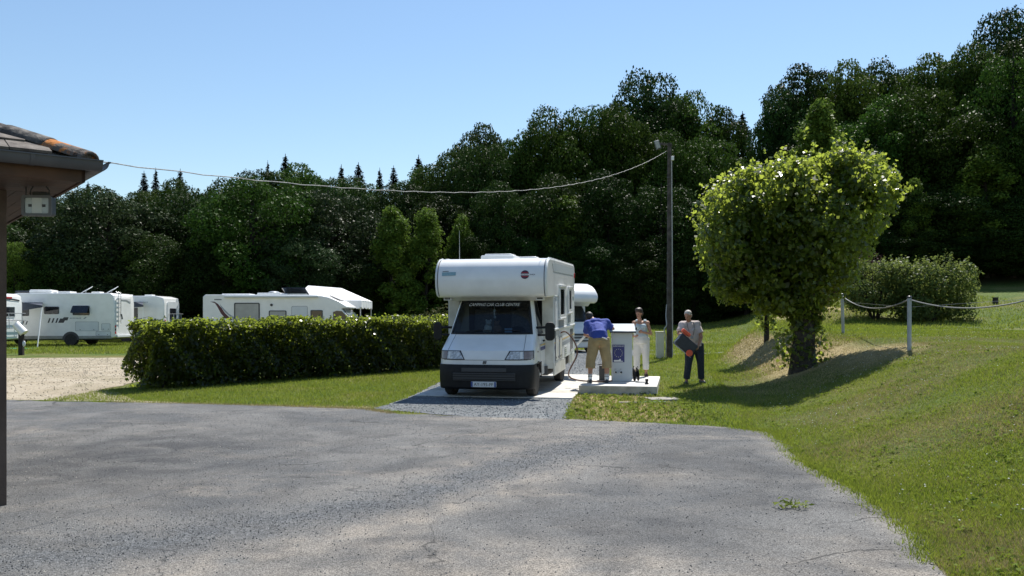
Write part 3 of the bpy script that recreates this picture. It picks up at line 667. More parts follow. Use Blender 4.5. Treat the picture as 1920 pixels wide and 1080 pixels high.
def plain_rv(label, loc, rz, L, hw=1.15, top=2.8, rear_round=.25, cat='motorhome', front=True):
    t = thing('motorhome', loc, label, cat, GRP, rz)
    prof = [(0.0, .95), (.25, 1.25), (.95, 2.1), (1.5, top-.12), (2.1, top), (L-rear_round, top), (L-.06, top-.12), (L, top-.5), (L, .50), (L-.08, .45), (0.3, .45), (.02, .55)]
    camper_body(t, prof, hw, white, .05)
    MB().box((0, L/2, .42), (hw*1.8, L*.86, .18)).build('chassis', seam, t)
    MB().prism([(.2, .34), (L-.15, .40), (L-.15, .56), (.2, .56)], -hw-.004, hw+.004).build('skirt', mat('skirt_grey', (.30, .31, .29), (.24, .25, .23), 5, .5), t, bevel=.02)
    for s_ in (-1, 1):
        wheel(t, s_*(hw-.085), 1.0, .34, .22, s_); wheel(t, s_*(hw-.085), L-2.25, .34, .22, s_)
        arc = [(L-2.25+.44*math.cos(a), .34+.44*math.sin(a)) for a in np.linspace(math.pi, 0, 14)]
        MB().plate(FRX(hw) if s_ > 0 else FLX(-hw), [(L-2.25-.43, .33)]+arc+[(L-2.25+.43, .33)], .005).build('wheel_arch', seam, t)
    MB().grid([[(x, .30+.62*k/4-.008, 1.30+.75*k/4+.02) for x in np.linspace(-hw*.86, hw*.86, 6)] for k in range(5)]).build('windscreen', tint, t)
    t.scale = (1, 1, .96)
    for x, y, a in ((-.3, L*.45, .9), (.35, L*.6, .7), (0, L*.8, .5)): MB().box((x, y, top+.05), (a, a*.9, .11)).build('roof_vent', white, t, bevel=.03)
    return t
# long one, its side to the camera
g44 = h(-23, 45)
A = plain_rv('long white motorhome with open window and grey slash decals beside a green mat', (-27.6, 45.15, g44), R(-90), 7.1, 1.15, 2.85)
f_ = FRX(1.15); L = 7.1
window(A, f_, L-5.0, L-4.4, 1.62, 2.17, charcoal, tint, .04, .03); window(A, f_, L-3.62, L-2.85, 1.72, 2.12, charcoal, tint, .06, .03)
wn = window(A, f_, L-2.15, L-1.28, 1.66, 2.16, charcoal, tint, .05, .03)
MB().plate(((1.17, L-1.715, 2.16), (0, 1, 0), Vector((.55, 0, -.83)), Vector((.83, 0, .55))), rr(-.43, .43, 0, .46, .05), .02).build('open_pane', tint, wn)
hatch(A, f_, L-2.0, L-.82, .82, 1.3); hatch(A, f_, L-.66, L-.22, .85, 1.2); hatch(A, f_, L-.95, L-.2, .56, .78)
for k in range(3): decal(A, f_, [[(L-4.95+k*.18, 1.15), (L-4.89+k*.18, 1.15), (L-4.82+k*.18, 1.35), (L-4.88+k*.18, 1.35)]], charcoal)
for k in range(3): decal(A, f_, [[(L-3.45+k*.2, 1.25), (L-3.37+k*.2, 1.25), (L-3.28+k*.2, 1.5), (L-3.36+k*.2, 1.5)]], charcoal)
decal(A, f_, [[(L-2.9, 1.25), (L-2.62, 1.25), (L-2.55, 1.38), (L-2.42, 1.38), (L-2.36, 1.55), (L-2.6, 1.55), (L-2.66, 1.48), (L-2.8, 1.48)]], charcoal)
lettering('Ruhemark', .62, .08, f_, decalgrey, A, L-1.98, 1.50) if False else decal(A, f_, [[(L-2.3+k*.075, 1.47), (L-2.25+k*.075, 1.47), (L-2.24+k*.075, 1.53), (L-2.29+k*.075, 1.53)] for k in range(8)]+[[(L-1.62, 1.46), (L-1.52, 1.46), (L-1.42, 1.56), (L-1.5, 1.56)]], decalgrey)
MB().plate(FRY(L), rr(-.7, 1.0, .62, 2.6, .12), .03).build('rear_panel', white, A, bevel=.01); ladder(A, L, .75, 1.2, 2.85); lamps_rear(A, L, 1.15, .72)
MB().plate(FRY(L+.03), [(-.6, 2.42), (-.1, 2.52), (.5, 2.52), (.5, 2.46), (-.1, 2.45), (-.6, 2.32)], .01).build('decal', seamg, A)
MB().plate(FRY(L+.03), [(.25, 1.45), (.42, 1.45), (.42, 1.6), (.56, 1.62), (.56, 1.75), (.36, 1.72), (.3, 1.58)], .004).build('decal', charcoal, A)
MB().plate(FRY(L), rr(-1.0, 1.0, .46, .60, .03), .10).build('rear_bumper', white2, A, bevel=.02)
for yy, a in ((L-1.9, .6), (L-.55, .6)):
    sp = MB().box((.3, yy, 3.02), (.5, .62, .025), (.5, .35, 0)).build('tilted_panel', white2, A)
    MB().tube([(.3, yy, 2.84), (.3, yy, 3.02)], .03, 6).build('panel_leg', steel, sp)
MB().box((.1, L-4.2, 2.95), (1.2, 1.1, .2), (0, 0, .2)).build('roof_box', white, A, bevel=.08); MB().box((.1, L-5.1, 2.92), (.9, .8, .14)).build('roof_box', charcoal, A, bevel=.05)
# awning of the long one (cloth on poles)
aw = thing('awning', (0, 0, 0), 'small dark awning on a white pole beside the slash-decal motorhome', 'awning')
p0 = px(42, 572, 43.9); 
cl = mat('awning_cloth', (.035, .045, .07), (.05, .06, .085), 4, .8)
e1, e2 = px(38, 567, 43.98), px(79, 574, 42.9)
MB().add([e1, px(80, 567, 43.98), e2, px(42, 574, 42.9), e1-Vector((0, 0, .03)), px(80, 567, 43.98)-Vector((0, 0, .03)), e2-Vector((0, 0, .03)), px(42, 574, 42.9)-Vector((0, 0, .03))], [(0, 1, 2, 3), (4, 7, 6, 5), (0, 4, 5, 1), (1, 5, 6, 2), (2, 6, 7, 3), (3, 7, 4, 0)]).build('cloth', cl, aw, smooth=False)
MB().add([px(38, 566, 42.8), px(80, 573, 42.8), px(80, 576, 42.8), px(38, 583, 42.8), px(38, 566, 42.84), px(80, 573, 42.84), px(80, 576, 42.84), px(38, 583, 42.84)], [(0, 1, 2, 3), (4, 7, 6, 5), (0, 4, 5, 1), (1, 5, 6, 2), (2, 6, 7, 3), (3, 7, 4, 0)]).build('side_drop', cl, aw, smooth=False)
b0 = px(70, 652, 41.9); b0.z = h(b0.x, b0.y)
MB().tube([b0, e2], .028, 8).build('pole', white, aw)
# leftmost one, rear sunlit
Bm = plain_rv('white motorhome showing its bicycle rack and rear behind the building corner', (-31.5, 41.2, h(-26, 41)), R(-90), 7.2, 1.15, 2.75)
L = 7.2; lamps_rear(Bm, L, 1.15, .75); bike_rack(Bm, L+.0)
decal(Bm, FRY(L), [[(-.9, 2.45), (.3, 2.55), (.9, 2.42), (.9, 2.34), (.3, 2.46), (-.9, 2.36)]], charcoal); MB().plate(FRY(L), rr(-.25, .2, 2.5, 2.58, .02), .02).build('brake_lamp', red, Bm)
window(Bm, FRY(L), -.5, .55, 1.55, 2.1, white2, tint); MB().plate(FRY(L), rr(-1.05, 1.05, .45, .85, .1), .16).build('rear_bumper', white, Bm, bevel=.05)
MB().plate(FRY(L+.16), rr(-.5, .5, .58, 1.35, .12), .02).build('garage_panel', white2, Bm)
decal(Bm, FRX(1.15), [[(L-.4, 2.5), (L-3, 2.5), (L-3, 2.54), (L-.4, 2.54)]], decalgrey)
# third and fourth, behind
C = plain_rv('white motorhome with curved dark stripes between the ladder motorhome and the hedge', (-27.0, 51.2, h(-24, 51)), R(-90), 6.6, 1.15, 2.85, .5)
L = 6.6; f_ = FRX(1.15)
window(C, f_, L-2.1, L-1.55, 1.5, 2.12, charcoal, tint, .04, .03); decal(C, f_, [[(L-2.2, 1.35), (L-1.5, 1.45), (L-.75, 1.62), (L-1.5, 1.40), (L-2.2, 1.28)], [(L-2.2, 1.2), (L-1.6, 1.05), (L-.7, .95), (L-1.5, .98), (L-2.2, 1.08)], [(L-1.8, 1.1), (L-1.35, .9), (L-1.3, .6), (L-1.5, .8)]], charcoal)
decal(C, f_, [[(L-1.7+.085*k, 2.44), (L-1.64+.085*k, 2.44), (L-1.63+.085*k, 2.49), (L-1.69+.085*k, 2.49)] for k in range(9)], decalgrey)
MB().plate(FRY(L), rr(-.75, .75, 1.25, 2.5, .15), .03).build('rear_panel', white2, C); window(C, FRY(L+.03), -.5, .4, 1.4, 2.1, charcoal, tint); lamps_rear(C, L, 1.15, 1.0); bike_rack(C, L)
bike = MB()
D = plain_rv('white motorhome with dark rear window, half hidden beyond the curved-stripe one', (-29.6, 57.2, h(-25, 57)), R(-90), 6.9, 1.15, 2.95)
L = 6.9; window(D, FRY(L), -.3, .75, 1.6, 2.3, charcoal, tint); bike_rack(D, L); lamps_rear(D, L, 1.15, .9); MB().plate(FRY(L), rr(-.9, .9, 2.45, 2.7, .05), .03).build('rear_panel', white2, D)
aw2 = thing('awning', (0, 0, 0), 'dark awning edge on a thin white pole by the curved-stripe motorhome', 'awning')
q1, q2 = px(246, 566, 49.98), px(268, 574, 48.9); q0 = px(268, 566, 49.98); q3 = px(246, 574, 48.9); dz = Vector((0, 0, .04))
MB().add([q1, q0, q2, q3, q1-dz, q0-dz, q2-dz, q3-dz], [(0, 1, 2, 3), (4, 7, 6, 5), (0, 4, 5, 1), (1, 5, 6, 2), (2, 6, 7, 3), (3, 7, 4, 0)]).build('cloth', cl, aw2, smooth=False)
MB().add([px(246, 564, 48.85), px(269, 572, 48.85), px(269, 575, 48.85), px(246, 577, 48.85), px(246, 564, 48.89), px(269, 572, 48.89), px(269, 575, 48.89), px(246, 577, 48.89)], [(0, 1, 2, 3), (4, 7, 6, 5), (0, 4, 5, 1), (1, 5, 6, 2), (2, 6, 7, 3), (3, 7, 4, 0)]).build('side_drop', cl, aw2, smooth=False)
MB().tube([(q2.x, q2.y, h(q2.x, q2.y)), q2], .03, 8).build('pole', white, aw2)
# the low-profile one behind the hedge, nose to the right
Lh = 7.05; gy = 36.0+1.14
E_ = thing('motorhome', (-6.0, gy, h(-9, 37)-.02), 'white low-profile motorhome with maroon swoosh parked behind the hedge', 'motorhome', GRP, R(90)); E_.scale = (1, 1, .93)
prof = [(0, .6), (.02, .95), (.12, 1.15), (.62, 1.32), (.66, 1.36), (1.22, 2.02), (.98, 2.06), (1.0, 2.12), (1.35, 2.36), (1.75, 2.53), (2.2, 2.62), (2.7, 2.65), (Lh-.1, 2.65), (Lh, 2.55), (Lh, .5), (Lh-.1, .42), (.3, .42)]
camper_body(E_, prof, 1.13, white, .03); f_ = FLX(-1.13)
MB().box((0, 3.8, .4), (2, 6, .2)).build('chassis', seam, E_)
for s_ in (-1, 1): wheel(E_, s_*1.02, 1.0, .34, .22, s_); wheel(E_, s_*1.02, 5.0, .34, .22, s_)
sx = lambda u: (690-u)/44.4-.02
grey_blind = mat('drawn_blind', (.38, .38, .36), (.33, .33, .31), 5, .3)
window(E_, f_, sx(483), sx(435), 1.2, 2.28, charcoal, grey_blind, .06, .05); window(E_, f_, sx(533), sx(500), 1.2, 1.93, charcoal, grey_blind, .06, .04); window(E_, f_, sx(601), sx(578), 1.3, 1.95, charcoal, tint, .05, .04)
hatch(E_, f_, sx(572), sx(543), .7, 2.12, white2, 'door', .06, False)
MB().plate(f_, [(.60, 1.28), (1.55, 1.28), (1.55, 1.86), (1.40, 1.92), (1.18, 1.90)], .012).build('cab_window', tint, E_)
MB().plate(f_, circ(sx(505), 2.18, .06, 14), .02).build('vent', charcoal, E_)
decal(E_, f_, [[(sx(390), 2.33), (sx(398), 2.33), (sx(405), 2.22), (sx(411), 2.05), (sx(418), 1.80), (sx(427), 1.60), (sx(433), 1.50), (sx(425), 1.48), (sx(418), 1.58), (sx(410), 1.80), (sx(404), 2.08), (sx(399), 2.26)]], maroon, 'swoosh')
decal(E_, f_, [[(sx(408), 2.22), (sx(416), 2.0), (sx(425), 1.78), (sx(440), 1.55), (sx(433), 1.55), (sx(420), 1.80), (sx(411), 2.05)]], decalgrey, 'swoosh')
decal(E_, f_, [[(sx(398+1.7*k), 2.40), (sx(399.2+1.7*k), 2.40), (sx(399.2+1.7*k), 2.45), (sx(398+1.7*k), 2.45)] for k in range(8)], charcoal)
aw3 = MB().box((-1.19, (sx(417)+sx(593))/2, 2.56), (.12, sx(417)-sx(593), .11)).build('awning_case', white2, E_, bevel=.03)
MB().grid([[(x, .655+.54*k/4-.012, 1.38+.63*k/4+.006) for x in np.linspace(-1.0, 1.0, 6)] for k in range(5)]).build('windscreen', mat('screen_pane', (.05, .08, .10), None, rough=.03, spec=.8), E_)
MB().box((0, 1.62, 2.52), (.9, .5, .04), (.42, 0, 0)).build('skylight', tint, E_)
for u, w_, hh, m_ in ((378+115, 1.0, .1, white), (520, .4, .07, white), (430, 1.2, .06, white)): MB().box((-.2, sx(u), 2.65+hh/2), (.8, w_, hh)).build('roof_vent', m_, E_, bevel=.03)
sp = MB().box((-.3, sx(541), 2.82), (.9, 1.0, .03), (0, .35, 0)).build('tilted_panel', tint, E_); MB().box((-.1, sx(541), 2.70), (.05, .9, .14)).build('panel_foot', steel, sp)
MB().ball((-.1, sx(497), 2.78), (.4, .22, .06)).tube([(-.1, sx(497), 2.65), (-.1, sx(497), 2.78)], .03, 6).build('dish', decalgrey, E_)
# white pavilion tent behind it
T = thing('pavilion_tent', px(632, 600, 40.2), 'white gabled pavilion tent peeking over the low-profile motorhome', 'tent'); T.location.z = h(T.location.x, 40.2)
canv = mat('canvas_white', (.82, .82, .82), (.76, .76, .76), 3, .7); zt = T.location.z
X0, X1 = (588-632)/F*40.2, (689-632)/F*40.2-.02
ez, pz = 2.42-zt+.05, 3.10-zt
MB().add([(-1.78, 1.5, ez), (X1, 1.5, ez), (X1, -1.5, ez), (-1.78, -1.5, ez), (-1.36, 0, pz+.10), (.2, 0, pz-.02)], [(3, 2, 5, 4), (1, 0, 4, 5), (2, 1, 5), (0, 3, 4)]).build('roof', canv, T, smooth=False)
val = MB()
for a, b in (((X1, -1.5), (X1, 1.5)), ((-1.78, -1.5), (X1, -1.5)), ((-1.78, 1.5), (X1, 1.5)), ((-1.78, -1.5), (-1.78, 1.5))):
    a = Vector(a); b = Vector(b); k = 8; nn = Vector((b-a).normalized().yx); nn.y *= -1
    pts = [a.lerp(b, i/(k*4)) for i in range(k*4+1)]
    val.grid([[(p.x+nn.x*.02*math.sin(i*.9), p.y+nn.y*.02*math.sin(i*.9), z if z > ez-.1 else z-.08*abs(math.sin(i*math.pi/4))) for i, p in enumerate(pts)] for z in (ez, ez-.30)])
val.build('valance', canv, T)
for x in (-1.73, X1-.05):
    for y in (-1.45, 1.45): MB().tube([(x, y, 0), (x, y, ez)], .03, 6).build('leg', steel, T)
# green mat, wooden post with hood
m0 = px(28, 653, 40.6); gm = MB().box((0, 0, .012), (2.0, .9, .024)).build('ground_mat', mat('mat_green', (.03, .22, .12), (.05, .28, .16), 20, .8)); gm.location = (m0.x, m0.y-.3, h(m0.x, m0.y)); tag(gm, 'green mat lying on the grass beside the wooden post', 'mat')
pp = px(40, 667, 33.5); pp.z = h(pp.x, pp.y)
tp = thing('service_post', pp, 'short dark wooden post under a white sloping hood at the track edge', 'post')
MB().box((0, 0, .45), (.17, .15, 1.0)).build('post', barkd, tp, bevel=.01)
hood = MB().tube([(-.22, 0, 1.22), (.12, 0, .86)], [.14, .17], 14); hood.build('hood', white, tp)
MB().ball((.14, -.06, .45), (.06, .05, .12)).build('meter', white2, tp)

# ------------------------------------------------------------------ service point
sc = slabw(.86, 1.30); sp_ = thing('service_point', sc, 'grey service point cabinet with sloping lid and blue star sign', 'cabinet', None, R(-4))
cab_m = mat('cabinet_grey', (.50, .54, .56), (.46, .50, .52), 3, .45); cab_l = mat('lid_grey', (.36, .40, .43), None, rough=.35)
MB().prism([(0, 0), (.42, 0), (.42, 1.22), (0, 1.13)], -.245, .20).build('cabinet', cab_m, sp_, bevel=.012)
MB().box((.207, .2, .58), (.014, .36, 1.08)).build('side_door', mat('side_white', (.7, .72, .72), None, rough=.4), sp_, bevel=.003)
MB().prism([(-.10, 1.12), (.50, 1.285), (.50, 1.315), (-.10, 1.15)], -.30, .29).build('lid', cab_l, sp_, bevel=.006)
MB().box((-.005, -.102, 1.125), (.59, .012, .035)).build('lid_edge', seam, sp_)
frs = ((0, 0, 0), (1, 0, 0), (0, 0, 1), (0, -1, 0))
sgn = MB().plate(frs, rr(-.235, .035, .44, .84, .004), .006).build('sign', mat('sign_blue', (.025, .03, .16), None, rough=.4), sp_)
frs2 = ((0, -.006, 0), (1, 0, 0), (0, 0, 1), (0, -1, 0))
lettering('EURO-RELAIS', .235, .036, frs2, lettw, sgn, -.10, .808, .002)
def star(cx, cy, r): return [(cx+(r if i % 2 == 0 else r*.42)*math.cos(R(90+36*i)), cy+(r if i % 2 == 0 else r*.42)*math.sin(R(90+36*i))) for i in range(10)]
stm = mat('star_cream', (.72, .70, .5), None, rough=.5)
for k in range(12): decal(sgn, frs2, [star(-.10+.09*math.sin(R(30*k)), .65+.09*math.cos(R(30*k)), .012)], stm, 'star', .001)
decal(sgn, frs2, [[(-.205, .46), (-.205, .49), (-.09, .492), (-.075, .515), (-.05, .515), (-.05, .475), (-.0, .47), (.0, .456), (-.2, .452)]], lettw, 'drawing', .001)
for x in (-.17, -.05):
    tp_ = MB().lathe([(.034, 0), (.034, .012), (.028, .02)], (x, -.001, .215), (0, -1, 0), 18).build('tap_plate', lettw, sp_)
    MB().lathe([(.016, .012), (.016, .04), (.022, .045), (.022, .06)], (x+.008, -.001, .215), (0, -1, 0), 12).build('tap', blackp, tp_)
    MB().box((x, -.004, .285), (.04, .006, .012)).build('tap_label', seamg, sp_)
for i in range(2): MB().box((.30, .03+.1*i, 1.2), (.03, .05, .06)).build('lid_catch', blackp, sp_)
# hose trolley beside it
hr = thing('hose_reel', slabw(1.14, 1.50), 'black hose reel wheel leaning by the right side of the service point', 'reel', None, R(-10))
MB().lathe([(.05, -.05), (.16, -.05), (.16, -.035), (.06, -.03), (.06, .03), (.16, .035), (.16, .05), (.05, .05)], (0, 0, .16), (.95, .25, .1), 22).build('reel', blackp, hr)
MB().tube([(-.03, .0, .02), (-.05, .02, .34)], .012, 6).tube([(.06, .0, .02), (.04, .02, .34)], .012, 6).build('frame', blackp, hr)
# dark drain tank left of it
dt = MB().box((0, 0, .17), (.22, .3, .34)).tube([(-.14, 0, .36), (.17, 0, .38)], .014, 6).build('drain_box', seam, None, bevel=.01); dt.location = slabw(.40, 1.75); dt.rotation_euler = (0, 0, HEAD); tag(dt, 'low dark drain box on the slab behind the blue-shirted man\'s legs', 'box')
# cable box by the pole, pole
pb = px(1255, 672, 30); pb.z = h(pb.x, pb.y)
pole = thing('utility_pole', pb, 'tall weathered wooden pole with grey conduit strapped up its side', 'pole')
HP = CAMZ+(HOR-268)/F*30-pb.z
MB().tube([(0, 0, -.1), (0, 0, HP*.5), (0, 0, HP)], [.10, .082, .065], 14).build('post', polew, pole)
MB().tube([(.10, -.065, .0), (.09, -.05, HP*.5), (.07, -.035, HP-.55)], .022, 8).build('conduit', mat('conduit_grey', (.34, .34, .33), None, rough=.5), pole)
MB().box((.10, -.05, HP-.55), (.1, .1, .14)).build('conduit_cap', white2, pole, bevel=.01)
for z in (1.2, 2.4, 3.6, 4.8, 6.2): MB().tube([(0, 0, z*HP/7.4), (0, 0, z*HP/7.4+.03)], .116-.005*z, 14).build('strap', seam, pole)
MB().tube(smooth_path([(-.16, -.12, .0), (-.14, -.14, .35), (-.15, -.13, .75), (-.2, -.10, 1.02), (-.12, -.13, 1.18), (-.13, -.06, 1.5), (-.10, -.04, 1.9)]), .018, 7).build('loose_cable', decalgrey, pole)
MB().box((-.18, -.02, HP-.05), (.55, .07, .07), (0, .12, 0)).build('bracket', polew, pole)
fl2 = thing('floodlight', (pb.x-.42, pb.y-.04, pb.z+HP-.08), 'small grey floodlight hanging from the top of the utility pole', 'floodlight')
MB().box((0, 0, 0), (.16, .2, .32), (.2, -.35, 0)).build('housing', gutm, fl2, bevel=.02); MB().box((-.02, -.12, -.01), (.13, .02, .26), (.2, -.35, 0)).build('glass', decalgrey, fl2)
cbx = thing('meter_cabinet', (pb.x-.34, pb.y-.05, h(pb.x-.34, pb.y)), 'cream meter cabinet standing against the foot of the utility pole', 'cabinet')
cream = mat('cream_paint', (.60, .58, .47), (.52, .50, .40), 4, .6)
MB().box((0, 0, .46), (.26, .26, .92)).build('body', cream, cbx, bevel=.01); MB().box((0, 0, .935), (.30, .30, .035)).build('cover', cream, cbx, bevel=.01); MB().box((0, -.133, .5), (.2, .01, .7)).build('door', cream, cbx, bevel=.003)
# manhole and green sheet, stones before the slab
cvr = MB().box((0, 0, .01), (.62, .5, .05)).build('access_cover', mat('cover_grey', (.22, .21, .19), (.30, .28, .25), 6, .9), None, bevel=.01); q = px(1243, 750, 17.2); cvr.location = (q.x, q.y, h(q.x, q.y)); cvr.rotation_euler = (0, 0, .15); tag(cvr, 'grey concrete access cover lying in the worn grass before the slab', 'cover')
gs = MB().box((0, 0, .008), (.5, .16, .03)).build('green_board', mat('board_green', (.06, .17, .13), (.10, .21, .17), 8, .7), None, bevel=.004); q = px(1224, 757, 16.7); gs.location = (q.x, q.y, h(q.x, q.y)); gs.rotation_euler = (0, 0, .1); tag(gs, 'flat green board beside the concrete access cover', 'board')
gs = MB().box((0, 0, .012), (.36, .12, .05))  .build('kerb_stone', mat('stone_buff', (.26, .23, .18), (.34, .3, .24), 6, .9), None, bevel=.012); q = px(1178, 758, 16.5); gs.location = (q.x, q.y, h(q.x, q.y)); tag(gs, 'pale flat stone bedded in the worn grass', 'stone')

# ------------------------------------------------------------------ people
def remesh(mb, name, m, parent, vox=.011, smooth=4, fac=.5):
    o = mb.build(name, m, parent, smooth=False)
    a = o.modifiers.new('r', 'REMESH'); a.mode = 'VOXEL'; a.voxel_size = vox
    b = o.modifiers.new('s', 'SMOOTH'); b.factor = fac; b.iterations = smooth
    dg = bpy.context.evaluated_depsgraph_get(); me = bpy.data.meshes.new_from_object(o.evaluated_get(dg))
    o.modifiers.clear(); o.data = me; me.materials.clear(); me.materials.append(m); me.polygons.foreach_set('use_smooth', [True]*len(me.polygons)); return o
skin = mat('skin_tanned', (.42, .22, .14), (.36, .18, .11), 12, .55); skinp = mat('skin_warm', (.46, .25, .17), (.40, .20, .13), 12, .55)
def hand(mb, wrist, d, side, palm_n, curl=.6, s=1):
    """palm, four fingers and a thumb leaving its side; d = pointing direction, side = towards the thumb, palm_n = out of the palm"""
    w_ = Vector(wrist); d = Vector(d).normalized(); sd_ = Vector(side); sd_ = (sd_-d*sd_.dot(d)).normalized(); pn = d.cross(sd_); pn = pn if pn.dot(Vector(palm_n)) > 0 else -pn
    for k in (-1, 0, 1): mb.cap(w_+sd_*.012*k, w_+d*.085*s+sd_*.024*k, .016*s, .015*s)
    for k, l in ((1.5, .068), (.5, .078), (-.5, .073), (-1.5, .056)):
        b0 = w_+d*.085*s+sd_*.019*k*s; b1 = b0+(d*math.cos(curl)+pn*math.sin(curl))*l*.5*s; b2 = b1+(d*math.cos(curl*2)+pn*math.sin(curl*2))*l*.5*s
        mb.cap(b0, b1, .0095*s, .009*s); mb.cap(b1, b2, .009*s, .0075*s)
    t0 = w_+d*.03*s+sd_*.03*s; t1 = t0+(d*.6+sd_*.7+pn*.3).normalized()*.04*s; t2 = t1+(d*.8+pn*.5).normalized()*.032*s
    mb.cap(t0, t1, .012*s, .0105*s); mb.cap(t1, t2, .0105*s, .009*s)
def head(mb, c, yaw, pitch, s=1):
    """returns transform for hair; face looks along -y before yaw/pitch"""
    M_ = Matrix.Translation(c)@Euler((pitch, 0, yaw), 'XYZ').to_matrix().to_4x4(); T_ = lambda x, y, z: M_@Vector((x*s, y*s, z*s)); rot = (pitch, 0, yaw)
    mb.ball(T_(0, .012, .03), (.075*s, .092*s, .088*s), 16, 12, rot); mb.ball(T_(0, -.02, -.045), (.058*s, .068*s, .068*s), 14, 10, rot)
    mb.ball(T_(0, -.045, -.095), (.034*s, .03*s, .025*s), 10, 8, rot)
    mb.cap(T_(0, -.085, .012), T_(0, -.108, -.028), .010*s, .0155*s); mb.ball(T_(0, -.075, .028), (.05*s, .02*s, .014*s), 10, 6, rot)
    mb.ball(T_(0, -.083, -.062), (.026*s, .012*s, .010*s), 8, 6, rot)
    for q in (-1, 1): mb.ball(T_(q*.078, .012, -.005), (.012*s, .022*s, .033*s), 8, 6, rot)
    return T_, rot
def face_bits(par, T_, rot, s=1):
    e = MB()
    for q in (-1, 1): e.ball(T_(q*.030, -.083, .008), (.011*s, .007*s, .007*s), 8, 6, rot)
    e.build('eyes', mat('eye_dark', (.03, .02, .018), None, rough=.3), par)
    MB().ball(T_(0, -.094, -.06), (.022*s, .006*s, .006*s), 8, 6, rot).build('lips', mat('lip', (.36, .13, .11), None, rough=.5), par)
def shoe(mb, x, y, toe, z=0, l=.26):
    d = Vector((toe[0], toe[1], 0)).normalized(); c = Vector((x, y, z))
    mb.cap(c-d*.05+Vector((0, 0, .045)), c+d*(l-.12)+Vector((0, 0, .034)), .042, .036); mb.cap(c-d*.05+Vector((0, 0, .02)), c+d*(l-.115)+Vector((0, 0, .016)), .040, .042)
PE = 'people at the service point'
# --- man in blue bending over the service point, back to the camera
q = slabw(.32, .83); m1 = thing('person', q, 'person in blue shirt and khaki shorts bending over the service point', 'person', None, 0)
hp = Vector((.04, 0, .93)); shL, shR = Vector((-.17, .36, 1.30)), Vector((.24, .36, 1.33)); nk = Vector((0, .42, 1.36)); hd = Vector((-.10, .53, 1.45))
body = MB(); legs = []
for s_, fx in ((-1, -.16), (1, .21)):
    hip = hp+Vector((s_*.10, 0, -.02)); kn = Vector((fx*.98+.01, .02, .49)); an = Vector((fx, -.02, .09)); legs.append((hip, kn, an))
    body.cap(hip, kn, .085, .06); body.cap(kn, kn.lerp(an, .35), .056, .058); body.cap(kn.lerp(an, .35), an, .058, .038)
    body.cap(an, an+Vector((s_*.02, .13, -.055)), .04, .03)
body.cap(hp, hp.lerp(nk, .5), .15, .16); body.cap(shL*.9+nk*.1, shR*.9+nk*.1, .09, .09); body.cap(hp.lerp(nk, .5), nk-Vector((0, .06, .04)), .15, .11); body.cap(nk, hd, .058, .055)
T1, r1 = head(body, hd+Vector((-.02, .05, .03)), R(165), R(-40))
elR = Vector((.40, .42, 1.20)); haR = Vector((.36, .66, 1.27)); elL = Vector((-.22, .56, 1.06)); haL = Vector((-.03, .74, .98))
body.cap(shR, elR, .052, .042); body.cap(elR, haR, .042, .028); hand(body, haR, (.2, .6, .0), (-1, 0, 0), (0, 0, -1), .35)
body.cap(shL, elL, .05, .042); body.cap(elL, haL, .04, .028); hand(body, haL, (.6, .4, -.4), (0, .3, 1), (0, -1, 0), .6)
remesh(body, 'body', skin, m1, .010)
sh = MB(); sh.cap(hp+Vector((0, .01, .10)), hp.lerp(nk, .55)+Vector((0, 0, .0)), .185, .195); sh.cap(hp.lerp(nk, .5)+Vector((-.06, 0, 0)), shL+Vector((.03, -.02, -.02)), .16, .105); sh.cap(hp.lerp(nk, .5)+Vector((.06, 0, 0)), shR+Vector((-.03, -.02, -.02)), .16, .105)
sh.cap(shL, shR, .108, .108); sh.cap(nk-Vector((.05, .06, .03)), nk-Vector((-.05, .06, .03)), .115, .115); sh.tube([hp+Vector((0, -.01, .02)), hp+Vector((0, .05, .2))], [.20, .19], 18)
sh.tube([shR-Vector((.05, 0, 0)), shR.lerp(elR, .82)], [.095, .082], 14); sh.tube([shL, shL.lerp(elL, .75)], [.09, .075], 14); sh.tube([nk-Vector((0, .05, .05)), nk+Vector((-.03, .05, .035))], [.11, .08], 12)
shirt_m = mat('shirt_blue', (.035, .07, .34), (.028, .055, .28), 7, .85, 1.0, 11)
remesh(sh, 'shirt', shirt_m, m1, .012, 5)
st = MB(); khaki = mat('khaki_cotton', (.33, .26, .14), (.27, .21, .11), 8, .9, 1.0, 11)
for hip, kn, an in legs:
    st.tube([hip+Vector((0, 0, .10)), hip.lerp(kn, .5), kn, kn.lerp(an, .42)], [.135, .125, .108, .110], 16)
st.ball(hp+Vector((-.07, -.045, .0)), (.125, .13, .145)); st.ball(hp+Vector((.07, -.045, .0)), (.125, .13, .145)); st.tube([hp+Vector((0, -.01, -.02)), hp+Vector((0, .01, .10))], [.195, .175], 18)
remesh(st, 'shorts', khaki, m1, .012, 4)
for (hip, kn, an) in legs:
    sk = MB().tube([an+Vector((0, 0, -.03)), an+Vector((0, .0, .11))], [.046, .050], 14).build('sock', lettw, m1)
    for z in (.05, .085): MB().tube([an+Vector((0, 0, z)), an+Vector((0, 0, z+.012))], .0525, 14).build('sock_stripe', charcoal, sk)
    s2 = MB(); shoe(s2, an.x, an.y, (.08 if an.x > 0 else -.12, 1), 0, .27); remesh(s2, 'shoe', charcoal, m1, .010, 2)
hr_ = MB(); hr_.ball(T1(0, .03, .045), (.092, .102, .096), 16, 10, r1); hr_.ball(T1(0, .06, -.03), (.084, .072, .085), 14, 10, r1)
remesh(hr_, 'hair', mat('hair_black', (.014, .012, .012), (.03, .026, .024), 60, .6), m1, .010, 2)
MB().box(hp+Vector((.10, -.17, .07)), (.14, .03, .025), (0, .35, 0)).build('pocket_lining', lettw, m1, bevel=.008)
